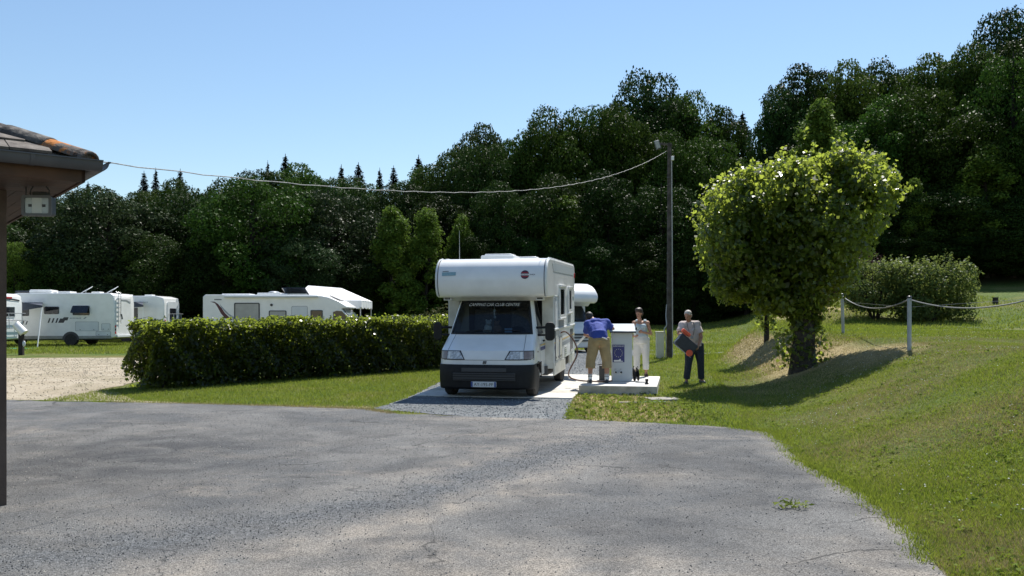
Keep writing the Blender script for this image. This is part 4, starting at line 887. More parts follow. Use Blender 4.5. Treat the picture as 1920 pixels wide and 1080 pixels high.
# --- woman in white
q = slabw(1.30, 2.75); q = Vector((3.20, 21.15, SLZ)); m2 = thing('person', q, 'person in pale blue sleeveless top and white trousers holding a cup', 'person', None, R(-12))
hp = Vector((.01, .0, .90)); nk = Vector((-.02, -.03, 1.39)); hd = Vector((-.05, -.08, 1.535)); shL, shR = Vector((-.165, -.02, 1.32)), Vector((.155, -.02, 1.32)); body = MB(); legs = []
for s_, fx in ((-1, -.11), (1, .12)):
    hip = hp+Vector((s_*.088, 0, -.03)); kn = Vector((fx*.95, -.02, .49)); an = Vector((fx, .02, .085)); legs.append((hip, kn, an))
    body.cap(hip, kn, .085, .055); body.cap(kn, kn.lerp(an, .35), .05, .052); body.cap(kn.lerp(an, .35), an, .052, .034); body.cap(an, an+Vector((s_*.03, -.12, -.055)), .034, .026)
body.cap(hp, Vector((0, 0, 1.08)), .14, .12); body.cap(Vector((0, 0, 1.08)), Vector((-.01, -.01, 1.26)), .12, .125); body.cap(shL, shR, .062, .062); body.cap(nk-Vector((0, 0, .06)), hd-Vector((0, 0, .04)), .052, .048)
for q_ in (-1, 1): body.ball((q_*.065, -.105, 1.23), (.062, .06, .062))
T2, r2 = head(body, hd+Vector((0, 0, .02)), R(-26), R(18), .96)
elR, haR = Vector((.235, .03, 1.06)), Vector((.05, -.22, 1.10)); elL, haL = Vector((-.245, -.02, 1.06)), Vector((-.17, -.24, 1.0))
body.cap(shR, elR, .044, .038); body.cap(elR, haR, .037, .025); hand(body, haR, (-.8, -.3, .1), (0, 0, 1), (-.2, -.2, -1), .7, .92)
body.cap(shL, elL, .044, .038); body.cap(elL, haL, .037, .025); hand(body, haL, (.5, -.4, .1), (0, 0, 1), (.2, .6, 0), .7, .92)
remesh(body, 'body', skinp, m2, .0095); face_bits(m2, T2, r2, .96)
tp2 = MB(); tp2.tube([(0.01, 0, .98), (0, 0, 1.08), (-.005, 0, 1.2), (-.01, -.01, 1.30)], [.172, .152, .160, .13], 18); tp2.tube([shL*.62+Vector((0, -.03, .53)), shL*.62+Vector((0, .01, .585))], [.05, .035], 10); tp2.tube([shR*.62+Vector((0, -.03, .53)), shR*.62+Vector((0, .01, .585))], [.05, .035], 10)
for q_ in (-1, 1): tp2.ball((q_*.065, -.112, 1.23), (.075, .07, .075)); tp2.cap((q_*.085, -.07, 1.26), (q_*.10, .0, 1.385), .05, .022)
remesh(tp2, 'top', mat('top_paleblue', (.52, .60, .64), (.46, .54, .58), 8, .85, 1.0, 11), m2, .011, 4)
tr = MB(); whitec = mat('cotton_white', (.74, .72, .68), (.66, .64, .60), 6, .9, 1.0, 11)
for hip, kn, an in legs: tr.tube([hip+Vector((0, 0, .08)), hip.lerp(kn, .5), kn, kn.lerp(an, .78)], [.118, .105, .085, .078], 16)
tr.tube([hp+Vector((0, 0, -.08)), hp+Vector((0, 0, .0)), hp+Vector((0, 0, .13))], [.175, .185, .158], 18); tr.ball(hp+Vector((0, .06, -.04)), (.15, .10, .11)); tr.ball(hp+Vector((0, 0, -.03)), (.168, .155, .175))
remesh(tr, 'trousers', whitec, m2, .011, 4)
sandal = mat('sandal_brown', (.05, .025, .02), None, rough=.6)
for hip, kn, an in legs: s2 = MB(); shoe(s2, an.x, an.y, (.25 if an.x > 0 else -.25, -1), 0, .24); remesh(s2, 'sandal', sandal, m2, .010, 2)
hr_ = MB(); hr_.ball(T2(0, .03, .060), (.090, .096, .092), 16, 10, r2); hr_.ball(T2(0, .05, -.01), (.092, .070, .085), 14, 10, r2); hr_.ball(T2(0, -.03, .115), (.07, .065, .045), 14, 10, r2)
remesh(hr_, 'hair', mat('hair_brown', (.022, .014, .011), (.05, .025, .018), 50, .55), m2, .010, 2)
MB().lathe([(.028, 0), (.036, .095), (.033, .095), (.026, .005)], Vector((-.13, -.30, 1.02)), (0, 0, 1), 16).build('cup', lettw); cpo = bpy.data.objects['cup']; cpo.location = m2.location; cpo.rotation_euler = m2.rotation_euler; tag(cpo, 'small white cup held by the woman in the sleeveless top'.replace('the woman', 'the person'), 'cup')
# --- man with the waste cassette
p3 = px(1300, 721, 20.6); p3.z = h(p3.x, p3.y); m3 = thing('person', p3, 'grey-haired person in pale polo shirt and dark jeans carrying a black cassette', 'person')
hp = Vector((.03, .02, .92)); nk = Vector((-.12, -.12, 1.49)); hd = Vector((-.165, -.20, 1.60)); shL, shR = Vector((-.30, -.12, 1.41)), Vector((.08, -.08, 1.42)); body = MB(); legs = []
for s_, fx, fy in ((-1, -.17, -.04), (1, .22, .10)):
    hip = hp+Vector((s_*.10, 0, -.03)); kn = Vector((hip.x*.45+fx*.55, fy*.5-.03, .50)); an = Vector((fx, fy+.02, .09)); legs.append((hip, kn, an))
    body.cap(hip, kn, .088, .06); body.cap(kn, kn.lerp(an, .35), .055, .056); body.cap(kn.lerp(an, .35), an, .056, .038); body.cap(an, an+Vector((s_*.04, -.13, -.055)), .04, .03)
md = hp.lerp(nk, .5)
body.cap(hp, md, .15, .15); body.cap(md, nk-Vector((-.01, 0, .14)), .14, .10); body.cap(shL, shR, .075, .075); body.cap(nk-Vector((0, 0, .05)), hd, .058, .054)
T3, r3 = head(body, hd+Vector((-.01, -.01, .03)), R(-38), R(26), 1.0)
elL, haL = Vector((-.40, -.24, 1.20)), Vector((-.37, -.43, 1.19)); elR, haR = Vector((.15, -.20, 1.12)), Vector((.035, -.40, .93))
body.cap(shL, elL, .052, .042); body.cap(elL, haL, .042, .03); hand(body, haL, (.1, -.55, -.3), (1, -.1, .3), (-.2, -.6, -.8), .8)
body.cap(shR, elR, .052, .042); body.cap(elR, haR, .042, .03); hand(body, haR, (-.3, -.5, -.5), (-.6, -.1, .7), (-.8, .3, .2), .6)
remesh(body, 'body', skin, m3, .010); face_bits(m3, T3, r3)
ps = MB(); ps.tube([hp+Vector((0, 0, -.02)), hp+Vector((0, 0, .1)), md, nk-Vector((-.02, 0, .14))], [.19, .182, .190, .165], 18); ps.cap(shL+Vector((.01, 0, -.0)), shR+Vector((-.01, 0, -.0)), .102, .102); ps.cap(md, nk-Vector((-.01, 0, .12)), .185, .125); ps.cap(md+Vector((0, 0, .05)), shL+Vector((.06, 0, -.07)), .15, .10); ps.cap(md+Vector((0, 0, .05)), shR+Vector((-.06, 0, -.07)), .15, .10)
ps.tube([shL+Vector((.04, 0, 0)), shL.lerp(elL, .78)], [.105, .086], 14); ps.tube([shR-Vector((.04, 0, 0)), shR.lerp(elR, .72)], [.105, .090], 14); ps.tube([nk-Vector((0, 0, .08)), nk+Vector((0, -.015, .02))], [.085, .072], 14)
polo = mat('polo_pale', (.58, .50, .48), (.50, .43, .42), 8, .9, 1.0, 11)
remesh(ps, 'polo_shirt', polo, m3, .012, 5)
tr = MB(); jean = mat('denim_dark', (.016, .022, .038), (.028, .036, .058), 30, .9)
for hip, kn, an in legs: tr.tube([hip+Vector((0, 0, .08)), hip.lerp(kn, .5), kn, kn.lerp(an, .95)], [.125, .115, .088, .078], 16)
tr.tube([hp+Vector((0, 0, -.1)), hp+Vector((0, 0, 0)), hp+Vector((0, 0, .08))], [.178, .182, .175], 18); tr.ball(hp+Vector((0, .06, -.05)), (.16, .10, .12)); tr.ball(hp+Vector((0, 0, -.03)), (.175, .165, .185))
remesh(tr, 'jeans', jean, m3, .012, 4)
for hip, kn, an in legs: s2 = MB(); shoe(s2, an.x, an.y, (-.3 if an.x < 0 else .25, -1), 0, .28); remesh(s2, 'shoe', charcoal, m3, .010, 2)
hr_ = MB(); hr_.ball(T3(0, .030, .050), (.088, .096, .084), 16, 10, r3); hr_.ball(T3(0, .055, -.01), (.083, .066, .075), 14, 10, r3)
remesh(hr_, 'hair', mat('hair_grey', (.52, .49, .45), (.40, .37, .33), 70, .7), m3, .010, 2)
MB().tube(smooth_path([nk+Vector((-.075, -.06, .0)), nk+Vector((-.06, -.14, -.16)), nk+Vector((.03, -.16, -.36)), nk+Vector((.09, -.135, -.16)), nk+Vector((.08, -.05, .0))]), .005, 6).build('neck_cord', charcoal, m3)
MB().box(nk+Vector((.03, -.175, -.38)), (.06, .02, .05)).build('pendant', decalgrey, m3, bevel=.006)
cs = thing('waste_cassette', p3+Vector((-.29, -.50, .95)), 'black portable waste cassette with orange handle and cap held tilted', 'cassette'); cs.rotation_euler = (0, R(39.5), R(6))
MB().box((0, 0, 0), (.50, .20, .31)).build('tank', mat('tank_black', (.02, .023, .03), (.03, .034, .042), 10, .45), cs, bevel=.03, seg=3)
oran = mat('orange_plastic', (.75, .11, .045), None, rough=.45)
MB().box((-.17, 0, .225), (.24, .10, .085)).build('handle', oran, cs, bevel=.02); MB().box((-.17, 0, .165), (.10, .08, .05)).build('handle_stem', oran, cs, bevel=.01)
MB().lathe([(.078, 0), (.08, .02), (.07, .035)], (.17, -.09, -.11), (0, -1, 0), 22).build('cap', oran, cs)
MB().tube([(.26, -.08, -.165), (-.22, -.08, -.175), (-.27, -.08, -.12), (-.24, -.08, .02)], .011, 7).build('pull_bar', decalgrey, cs)

# ------------------------------------------------------------------ building at the left edge
bld = thing('service_building', (-3.50, 7.0, 0), 'low brown building with hipped tiled roof and dark gutter at the asphalt edge', 'building', None, R(38.3))
wallm = mat('render_brown', (.12, .085, .066), (.085, .06, .046), 5, .9, .4, 70); wood = mat('stained_wood', (.095, .045, .022), (.055, .028, .015), 3, .7, .3, 12)
slate = mat('old_tile', (.075, .062, .054), (.17, .15, .13), 7, .9, .6, 26); slate2 = mat('hip_tile', (.05, .046, .044), (.20, .185, .165), 9, .95, .8, 30, lo=.45, hi=.7)
MB().box((-3.43, .97+.11, 1.4), (6.0, .22, 2.8)).build('wall', wallm, bld); MB().box((-.54, 4.19, 1.4), (.22, 6.0, 2.798)).build('wall', wallm, bld)
ZS = 2.775
for i in range(7): MB().box((-3.25, .07+.138*i, ZS+.010), (6.5, .134, .02)).build('soffit_board', wood, bld) if i < 7 else None
for i in range(5): MB().box((-.06-.118*i, 4.5, ZS+.013), (.114, 7.0, .02)).build('soffit_board', wood, bld)
MB().box((-3.25, .015, ZS+.055), (6.5, .03, .13)).build('fascia', wood, bld, bevel=.004); MB().box((-.015, 3.5, ZS+.055), (.03, 7.0, .13)).build('fascia', wood, bld, bevel=.004)
def gutter(p0, p1, n):
    prof = [(.075*math.cos(a), .075*math.sin(a)) for a in np.linspace(math.pi, 2*math.pi, 11)]; prof2 = [(.068*math.cos(a), .068*math.sin(a)) for a in np.linspace(2*math.pi, math.pi, 11)]
    poly = prof+[(.088, .0), (.088, .010), (.066, .010)]+prof2
    p0 = Vector(p0); d = Vector(p1)-p0; return MB().plate((p0, n, (0, 0, 1), d.normalized()), poly, d.length)
gutter((-6.5, -.085, 2.935), (.10, -.085, 2.925), Vector((0, -1, 0))).build('gutter', gutm, bld)
gutter((.085, -.10, 2.928), (.085, 7, 2.935), Vector((1, 0, 0))).build('gutter', gutm, bld)
for x in (-.42, -2.2, -4.0): 
    MB().plate(((x, -.085, 2.93), (0, -1, 0), (0, 0, 1), (1, 0, 0)), [(.082*math.cos(a), .082*math.sin(a)) for a in np.linspace(math.pi, 2*math.pi, 11)], .035).build('gutter_bracket', gutm, bld)
tanp = math.tan(R(24)); pit = R(24); TL, TW, EX = .36, .30, .27
MB().add([(0, 0, 2.93), (-6.5, 0, 2.93), (-6.5, 3.2, 2.93+3.2*tanp), (-3.2, 3.2, 2.93+3.2*tanp), (-3.2, 7, 2.93+3.2*tanp), (0, 7, 2.93)], [(0, 3, 2, 1), (0, 5, 4, 3)]).build('roof_deck', wood, bld, smooth=False)
rt = random.Random(4)
tmesh = MB().box((0, 0, 0), (TW-.008, TL, .022)).mesh('tile', False); tmesh.materials.append(slate)
for c in range(9):
    y = -.05+EX*math.cos(pit)*c
    for k in range(22):
        x = -.10-TW*(k+.5*(c % 2))
        yc = y+TL/2*math.cos(pit)
        if -x < yc+.02 or x < -6.3: continue
        o = link('tile', tmesh, None, bld); o.location = (x, yc, 2.975+yc*tanp+.012+rt.uniform(-.003, .003)); o.rotation_euler = (pit-.045+rt.uniform(-.008, .008), 0, rt.uniform(-.01, .01))
        if k < 10 and yc+.02 < -x:
            o = link('tile', tmesh, None, bld); o.location = (-yc, -x, 2.975+yc*tanp+.012); o.rotation_euler = Euler((pit-.045, 0, R(90)+rt.uniform(-.01, .01)))
hm = MB(); fr_ = [(.13*math.cos(a), .085*math.sin(a)) for a in np.linspace(0, math.pi, 9)]; fr2 = [(.105*math.cos(a), .06*math.sin(a)) for a in np.linspace(math.pi, 0, 9)]
lich = mat('lichen_tile', (.10, .085, .075), (.42, .15, .03), 7, .95, .8, 30, lo=.54, hi=.62)
hipd = Vector((-1, 1, tanp)).normalized(); hu = Vector((1, 1, 0)).normalized(); hv = hipd.cross(hu); hv = hv if hv.z > 0 else -hv
for k in range(11):
    o_ = Vector((.03, -.03, 2.935))+hipd*(.36*k)+hv*(.010*(k % 2)); 
    t_ = MB().plate((o_, hu, hv, hipd), fr_+fr2, .40)
    if k == 0: t_.plate((o_+hipd*.03, hu, hv, hipd), fr_, .05)
    t_.build('hip_tile', lich if k == 0 else slate2, bld, bevel=.006)
MB().add([(.02, -.02, 2.90), (.02, -.02, 2.97), (-.35, .0, 2.92), (0, .35, 2.92), (-3.2, 3.2, 2.99+3.2*tanp), (-3.5, 3.2, 2.93+3.2*tanp), (-3.2, 3.5, 2.93+3.2*tanp)], [(0, 1, 2), (0, 3, 1), (1, 4, 5, 2), (1, 3, 6, 4)]).build('hip_bed', slate2, bld)
# wall floodlight
fp = px(71, 386, 7.25); FL = thing('floodlight', fp, 'grey floodlight with pale glass hung below the building eave', 'floodlight', None, R(6))
MB().box((0, .04, 0), (.235, .10, .165)).build('housing', mat('lamp_grey', (.07, .075, .08), None, rough=.5), FL, bevel=.02)
MB().ring(((0, -.012, 0), (1, 0, 0), (0, 0, 1), (0, -1, 0)), rr(-.122, .122, -.088, .088, .02), rr(-.098, .098, -.066, .066, .012), .018).build('rim', decalgrey and mat('rim_grey', (.12, .125, .13), None, rough=.5), FL)
MB().plate(((0, -.012, 0), (1, 0, 0), (0, 0, 1), (0, -1, 0)), rr(-.1, .1, -.068, .068, .012), .004).build('glass', mat('lamp_glass', (.42, .45, .42), (.34, .37, .36), 8, .15, spec=.7), FL)
MB().plate(((0, -.017, 0), (1, 0, 0), (0, 0, 1), (0, -1, 0)), rr(-.04, .04, -.066, .066, .006), .002).build('reflector', mat('refl', (.55, .58, .55), None, rough=.3), FL)
for s_ in (-1, 1): MB().box((s_*.055, -.019, 0), (.025, .008, .022)).build('lamp_holder', seam, FL)
MB().box((0, .05, .10), (.11, .07, .05)).build('junction_box', seam, FL, bevel=.008)
MB().tube([(-.075, .04, .08), (-.075, .04, .14), (-.03, .03, .20), (.03, .03, .20), (.075, .04, .14), (.075, .04, .08)], .006, 6).build('stirrup', seam, FL)
MB().tube(smooth_path([(-.02, .04, .08), (-.12, .06, .05), (-.13, .08, -.06), (-.13, .08, .19)]), .006, 6).build('lead', seam, FL)
# overhead cable
ca_ = Vector((-3.55, 7.12, 2.97)); cb_ = Vector((pb.x-.12, pb.y-.02, pb.z+HP-.3))
pts = [ca_.lerp(cb_, t)-Vector((0, 0, 4*.74*t*(1-t)))+Vector((0, 0, .006*math.sin(t*190))) for t in np.linspace(0, 1, 90)]
tag(MB().tube(pts, .0052, 6).build('overhead_cable', mat('cable_grey', (.26, .25, .24), (.5, .49, .46), 30, .6)), 'thin twisted cable sagging from building eave to utility pole', 'cable')

# ------------------------------------------------------------------ rope fence and stump
RF = thing('rope_fence', (8.2, 17.6, h(8.2, 17.6)), 'rope fence of pale posts with sagging rope on the grass bank', 'fence'); o0 = RF.location.copy()
postp = []
for u, Y in ((1912+90, 14.2), (1705, 17.6), (1579, 24.0), (1490, 31.5)):
    x = (u-960)/F*Y; g_ = h(x, Y); tz = g_+1.08; lean = .03 if u == 1579 else 0
    MB().tube([Vector((x+lean, Y, g_-.1))-o0, Vector((x, Y, tz))-o0], .042, 10).build('post', mat('post_grey', (.42, .44, .45), (.34, .36, .37), 5, .7), RF)
    MB().ball(Vector((x, Y, tz+.01))-o0, (.052, .052, .035)).build('post_cap', charcoal, RF); postp.append(Vector((x, Y, tz-.03)))
rope = mat('rope_grey', (.34, .34, .33), (.22, .22, .21), 60, .9)
for a, b in zip(postp[:-1], postp[1:]):
    MB().tube([a.lerp(b, t)-o0-Vector((0, 0, 4*.26*t*(1-t))) for t in np.linspace(0, 1, 22)], .014, 6).build('rope', rope, RF)
    MB().tube([a-o0-Vector((0, 0, .16)), b-o0-Vector((0, 0, .16))], .003, 5).build('wire', steel, RF)
q = px(1866, 613, 37); q.z = h(q.x, q.y); stp = thing('stump_post', q, 'short dark stump post standing in the sloping meadow', 'post')
MB().tube([(0, 0, -.1), (.01, 0, .26)], [.12, .11], 10).build('stump', barkd, stp, bevel=.01); MB().tube([(.01, 0, .26), (.01, 0, .29)], .125, 10).build('cap', seam, stp)

# ------------------------------------------------------------------ foliage
def leaves(C, Nrm, size, asp=.62, seed=0, jit=.8, fold=.25):
    """kite-shaped leaves at C facing about Nrm; two triangles each"""
    rs = np.random.RandomState(seed); n = len(C); Nn = Nrm+rs.normal(0, jit, (n, 3)); Nn /= np.linalg.norm(Nn, axis=1)[:, None]+1e-9
    a = np.cross(Nn, rs.normal(0, 1, (n, 3))); a /= np.linalg.norm(a, axis=1)[:, None]+1e-9; b = np.cross(Nn, a); s = (size*rs.uniform(.6, 1.35, n))[:, None]
    mid = C+a*s*.1; return np.stack([C-a*s*.5, mid+b*s*asp*.5+Nn*s*fold*.5, C+a*s*.5, mid-b*s*asp*.5+Nn*s*fold*.5], 1).reshape(-1, 3)
def blob_points(B, n, seed, inner=.72, keep=.70, zfloor=None):
    """points on the shells of ellipsoids B (cx,cy,cz,rx,ry,rz), none deep inside another one"""
    rs = np.random.RandomState(seed); B = np.array(B, float); wgt = (B[:, 3]*B[:, 4]+B[:, 4]*B[:, 5]+B[:, 3]*B[:, 5]); i = rs.choice(len(B), int(n*2.2), p=wgt/wgt.sum())
    d = rs.normal(0, 1, (len(i), 3)); d /= np.linalg.norm(d, axis=1)[:, None]; r = rs.uniform(inner, 1.06, len(i))
    bumpy = 1+.10*np.sin(d[:, 0]*7+i*1.3)*np.sin(d[:, 1]*6+i)+.08*np.sin(d[:, 2]*9+i*2.1)
    p = B[i, :3]+d*B[i, 3:]*(r*bumpy)[:, None]; ok = np.ones(len(i), bool)
    for k in range(len(B)):
        e = np.linalg.norm((p-B[k, :3])/B[k, 3:], axis=1); ok &= ~((e < keep) & (i != k))
    if zfloor is not None: ok &= p[:, 2] > zfloor
    return p[ok][:n], d[ok][:n]
def leafmat(name, c1, c2, tr=.25, tcol=None, rough=.5, island=.22, scale=.6, k=.72, spec=.06, vary=0):
    m = mat(name, tuple(a*k for a in c1), tuple(a*k for a in c2), scale, rough, island=island, transl=tr, tcol=tcol, spec=spec)
    if vary:
        n = m.node_tree.nodes; l = m.node_tree.links; oi = n.new('ShaderNodeObjectInfo'); hs = n.new('ShaderNodeHueSaturation'); p = n['Principled BSDF']; src = p.inputs['Base Color'].links[0].from_socket
        a_ = n.new('ShaderNodeMapRange'); a_.inputs[3].default_value = 1-vary*.55; a_.inputs[4].default_value = 1+vary; l.new(oi.outputs['Random'], a_.inputs[0]); l.new(a_.outputs[0], hs.inputs['Value'])
        f_ = n.new('ShaderNodeMath'); f_.operation = 'FRACT'; g_ = n.new('ShaderNodeMath'); g_.operation = 'MULTIPLY'; g_.inputs[1].default_value = 7.31; l.new(oi.outputs['Random'], g_.inputs[0]); l.new(g_.outputs[0], f_.inputs[0])
        b_ = n.new('ShaderNodeMapRange'); b_.inputs[3].default_value = .485; b_.inputs[4].default_value = .52; l.new(f_.outputs[0], b_.inputs[0]); l.new(b_.outputs[0], hs.inputs['Hue']); l.new(src, hs.inputs['Color'])
        for q in list(n):
            if q.type == 'BSDF_TRANSLUCENT' and q.inputs[0].is_linked: l.new(hs.outputs[0], q.inputs[0])
        l.new(hs.outputs[0], p.inputs['Base Color'])
    return m
lf_a = leafmat('oak_leaf', (.040, .076, .011), (.060, .104, .017), .28, vary=.6); lf_b = leafmat('ash_leaf', (.027, .056, .011), (.042, .075, .016), .24, vary=.6)
lf_c = leafmat('birch_leaf', (.12, .20, .03), (.15, .235, .04), .40); lf_d = leafmat('fir_needle', (.016, .030, .018), (.024, .040, .022), .05)
lf_g = leafmat('silver_leaf', (.036, .060, .022), (.05, .078, .030), .22, rough=.45, vary=.4)
lime_m = leafmat('lime_leaf', (.07, .13, .02), (.09, .15, .026), .45, (.46, .56, .075), .34, .45, 3, .36, .45)
hedge_m = leafmat('hedge_leaf', (.075, .125, .02), (.11, .16, .032), .40, (.38, .47, .055), .27, .45, 2, .17, .30)
shrub_m = leafmat('shrub_leaf', (.10, .14, .045), (.075, .115, .035), .32, (.24, .30, .07), .45, .4, 2, .8); purple_m = leafmat('purple_leaf', (.05, .022, .028), (.07, .03, .035), .25)

def limbs(mb, top, nl, spread, seed, r0, z0):
    rs = random.Random(seed); mb.tube([(0, 0, -.3), (rs.uniform(-.1, .1), 0, top*.35), (rs.uniform(-.3, .3), rs.uniform(-.3, .3), top*.7), (0, 0, top*.93)], [r0*1.25, r0, r0*.6, r0*.15], 9)
    for k in range(nl):
        a = 2*math.pi*k/nl+rs.uniform(-.4, .4); z = z0+(top*.75-z0)*k/nl; L_ = spread*rs.uniform(.6, .95)*(1-.4*k/nl)
        mb.tube([(0, 0, z), (math.cos(a)*L_*.5, math.sin(a)*L_*.5, z+L_*.3), (math.cos(a)*L_, math.sin(a)*L_, z+L_*.65)], [r0*.45, r0*.3, r0*.08], 6)
    return mb
def broad_proto(seed, nb, n, size, top=10, rad=4.3, low=.04):
    rs = random.Random(seed); B = []; zc, zr = top*.47, top*.46
    for k in range(nb):
        t = 1-2*(k+.5)/nb; a = k*2.39996+rs.uniform(-.4, .4); f = rs.uniform(.60, .86); R_ = rad*math.sqrt(max(.05, 1-abs(t)**2.6)); s = rs.uniform(.75, 1.45)
        B.append((math.cos(a)*R_*f, math.sin(a)*R_*f, zc+t*zr*rs.uniform(.78, .92), s*1.1, s*1.1, s*.62))
    B.append((0, 0, top*.48, rad*.62, rad*.62, top*.36))
    p, d = blob_points(B, n, seed, .72, .66, .2); V = leaves(p, d*.8+np.array([0, 0, .5]), size, .7, seed)
    return npmesh('crown', V, 4), limbs(MB(), top, 7, rad*.8, seed, .22, top*.2).mesh('trunk')
def spire_proto(seed, n, top=10, rad=2.1):
    rs = np.random.RandomState(seed); t = 1-np.sqrt(rs.uniform(0.0006, 1, n)); K = 22; k = np.floor(t*K); fr = (t*K) % 1
    z = top*(.04+.96*t); Rr = rad*(1-t)*(.45+.55*(1-fr))+.03; a = rs.uniform(0, 2*np.pi, n); nb = 9; a = (np.round(a*nb/(2*np.pi))+.37*k)/nb*2*np.pi+rs.normal(0, .09, n); r = Rr*rs.uniform(.05, 1, n)**.6
    p = np.stack([np.cos(a)*r, np.sin(a)*r, z-.16*r], 1); return npmesh('crown', leaves(p, np.tile([0, 0, 1.], (n, 1)), .17, .4, seed, .5), 4), MB().tube([(0, 0, -.3), (0, 0, top*.6), (0, 0, top)], [.2, .1, .012], 7).mesh('trunk')
def birch_proto(seed, n, top=10, rad=2.3):
    rs = random.Random(seed); B = []
    for k in range(34):
        t = (k+.5)/34; R_ = rad*(math.sin(math.pi*min(1, .22+.78*t))**.8)*rs.uniform(.45, 1.0); a = k*2.4+rs.uniform(-.5, .5); q = rs.uniform(.45, .85); B.append((math.cos(a)*R_*.75, math.sin(a)*R_*.75, top*(.06+.88*t), q, q, q*.9))
    p, d = blob_points(B, n, seed, .3, .4, .2); return npmesh('crown', leaves(p, d+np.array([0, 0, .3]), .17, .7, seed), 4), limbs(MB(), top, 6, rad*.7, seed, .12, 2).mesh('trunk')
PROTO = {}
for k, (seed, nb) in enumerate(((11, 44), (12, 56), (13, 38), (14, 50))): PROTO['b%d' % k] = broad_proto(seed, nb, 42000, .165)
PROTO['f0'] = spire_proto(31, 14000); PROTO['f1'] = spire_proto(32, 12000, 10, 1.7); PROTO['w0'] = birch_proto(41, 18000); PROTO['w1'] = birch_proto(42, 16000, 10, 2.1)
LM = {'a': lf_a, 'b': lf_b, 'c': lf_c, 'd': lf_d, 'g': lf_g}; CR = {}
def tree_label(u, vt, fir):
    spots = ((-200, 'beyond the building corner'), (110, 'behind the ladder motorhome'), (260, 'behind the curved-stripe motorhome'), (400, 'behind the maroon swoosh motorhome'), (560, 'behind the white pavilion tent'), (690, 'behind the bright birches'), (880, 'behind the alcove motorhome on the pad'), (1010, 'behind the second alcove motorhome'), (1150, 'behind the wooden utility pole'), (1300, 'behind the young tree on the bank'), (1440, 'behind the lime tree crown'), (1590, 'behind the purple shrub'), (1690, 'behind the rounded shrub'), (1800, 'beyond the dark stump post'), (1900, 'above the open sloping meadow'))
    w_ = [t for a, t in spots if u >= a][-1]; row = 'tall leafy skyline tree ' if vt < 300 and u > 850 or vt < 345 else 'dark leafy tree amid the wood ' if vt < 400 else 'low dark tree at the wood edge '
    if fir: return 'dark pointed fir rising above the wood '+w_, 'trees '+w_
    return row+w_, 'trees '+w_
def forest_tree(kind, lm, u, vt, Y, wpx, name, label, group, rz=None, ground_sink=0):
    rnd = random.Random(int(u*7+vt*13+Y)); x = (u-960)/F*Y; g_ = h(x, Y)-ground_sink; top = CAMZ+(HOR-vt)/F*Y; hh = max(2.5, top-g_); W_ = wpx*Y/F*{'b': 1.12, 'f': 3.0, 'w': 1.45}[kind[0]]; W_ = max(W_, .52*hh) if kind[0] == 'b' else W_
    if name != 'birch_tree' and group: label, group = tree_label(u, vt, name == 'fir_tree')
    base = {'b': 8.6, 'f': 4.0, 'w': 4.4}[kind[0]]
    t = thing(name, (x, Y, g_), label, 'tree', group, rnd.uniform(0, 6.28) if rz is None else rz); t.scale = (W_/base, W_/base, hh/(9.45 if kind[0] == 'b' else 10))
    key = (kind, lm)
    if key not in CR:
        m_ = PROTO[kind][0].copy(); m_.materials.clear(); m_.materials.append(LM[lm]); CR[key] = m_
    link('trunk', PROTO[kind][1], barkd, t); link('crown', CR[key], None, t); return t
rf = random.Random(21)
G1 = 'front row of trees behind the parked motorhomes'; G2 = 'trees on the wooded ridge'; G3 = 'firs on the skyline'; G4 = 'tall trees on the right-hand hillside'; G5 = 'birches at the wood edge'; G6 = 'woodland behind the utility pole'
L1 = 'dark leafy tree in the wood directly behind the parked motorhomes'
for k, (u, vt, Y, w_, lm) in enumerate(((-60, 400, 60, 260, 'b'), (60, 395, 62, 210, 'b'), (205, 355, 60, 250, 'g'), (345, 368, 64, 220, 'b'), (478, 326, 60, 235, 'a'), (615, 352, 62, 215, 'g'), (560, 430, 58.5, 160, 'g'), (130, 450, 58, 150, 'b'), (300, 440, 58.5, 170, 'b'), (420, 440, 58.5, 150, 'b'), (675, 470, 60.5, 130, 'b'))):
    forest_tree('b%d' % (k % 4), lm, u, vt, Y, w_, 'broadleaf_tree', L1, G1)
L5 = 'bright green birch at the wood edge beyond the hedge'
for k, (u, vt, Y, w_) in enumerate(((735, 380, 60, 85), (800, 388, 60.5, 80), (866, 396, 61, 62), (1062, 365, 62, 90))): forest_tree('w%d' % (k % 2), 'c', u, vt, Y, w_, 'birch_tree', L5, G5)
forest_tree('b1', 'c', 28, 448, 57, 90, 'broadleaf_tree', 'light green bushy tree at the wood edge close to the building', None)
L2 = 'leafy tree on the wooded ridge behind the front trees'
sk_u = [-80, 0, 150, 280, 400, 430, 560, 640, 700, 800, 860, 920, 980, 1040]; sk_v = [400, 392, 372, 345, 352, 335, 312, 330, 335, 322, 285, 262, 235, 215]
for k, u in enumerate(range(-60, 930, 62)):
    u_ = u+rf.uniform(-14, 14); forest_tree('b%d' % (k % 4), 'ab'[k % 2], u_, np.interp(u_, sk_u, sk_v)+rf.uniform(-14, 12), 72+rf.uniform(-3, 5), rf.uniform(120, 165), 'broadleaf_tree', L2, G2)
for k, u in enumerate(range(-40, 920, 110)): forest_tree('b%d' % ((k+2) % 4), 'b', u, np.interp(u, sk_u, sk_v)+70, 66, 170, 'broadleaf_tree', L2, G2)
L3 = 'dark pointed fir rising above the wooded ridge'
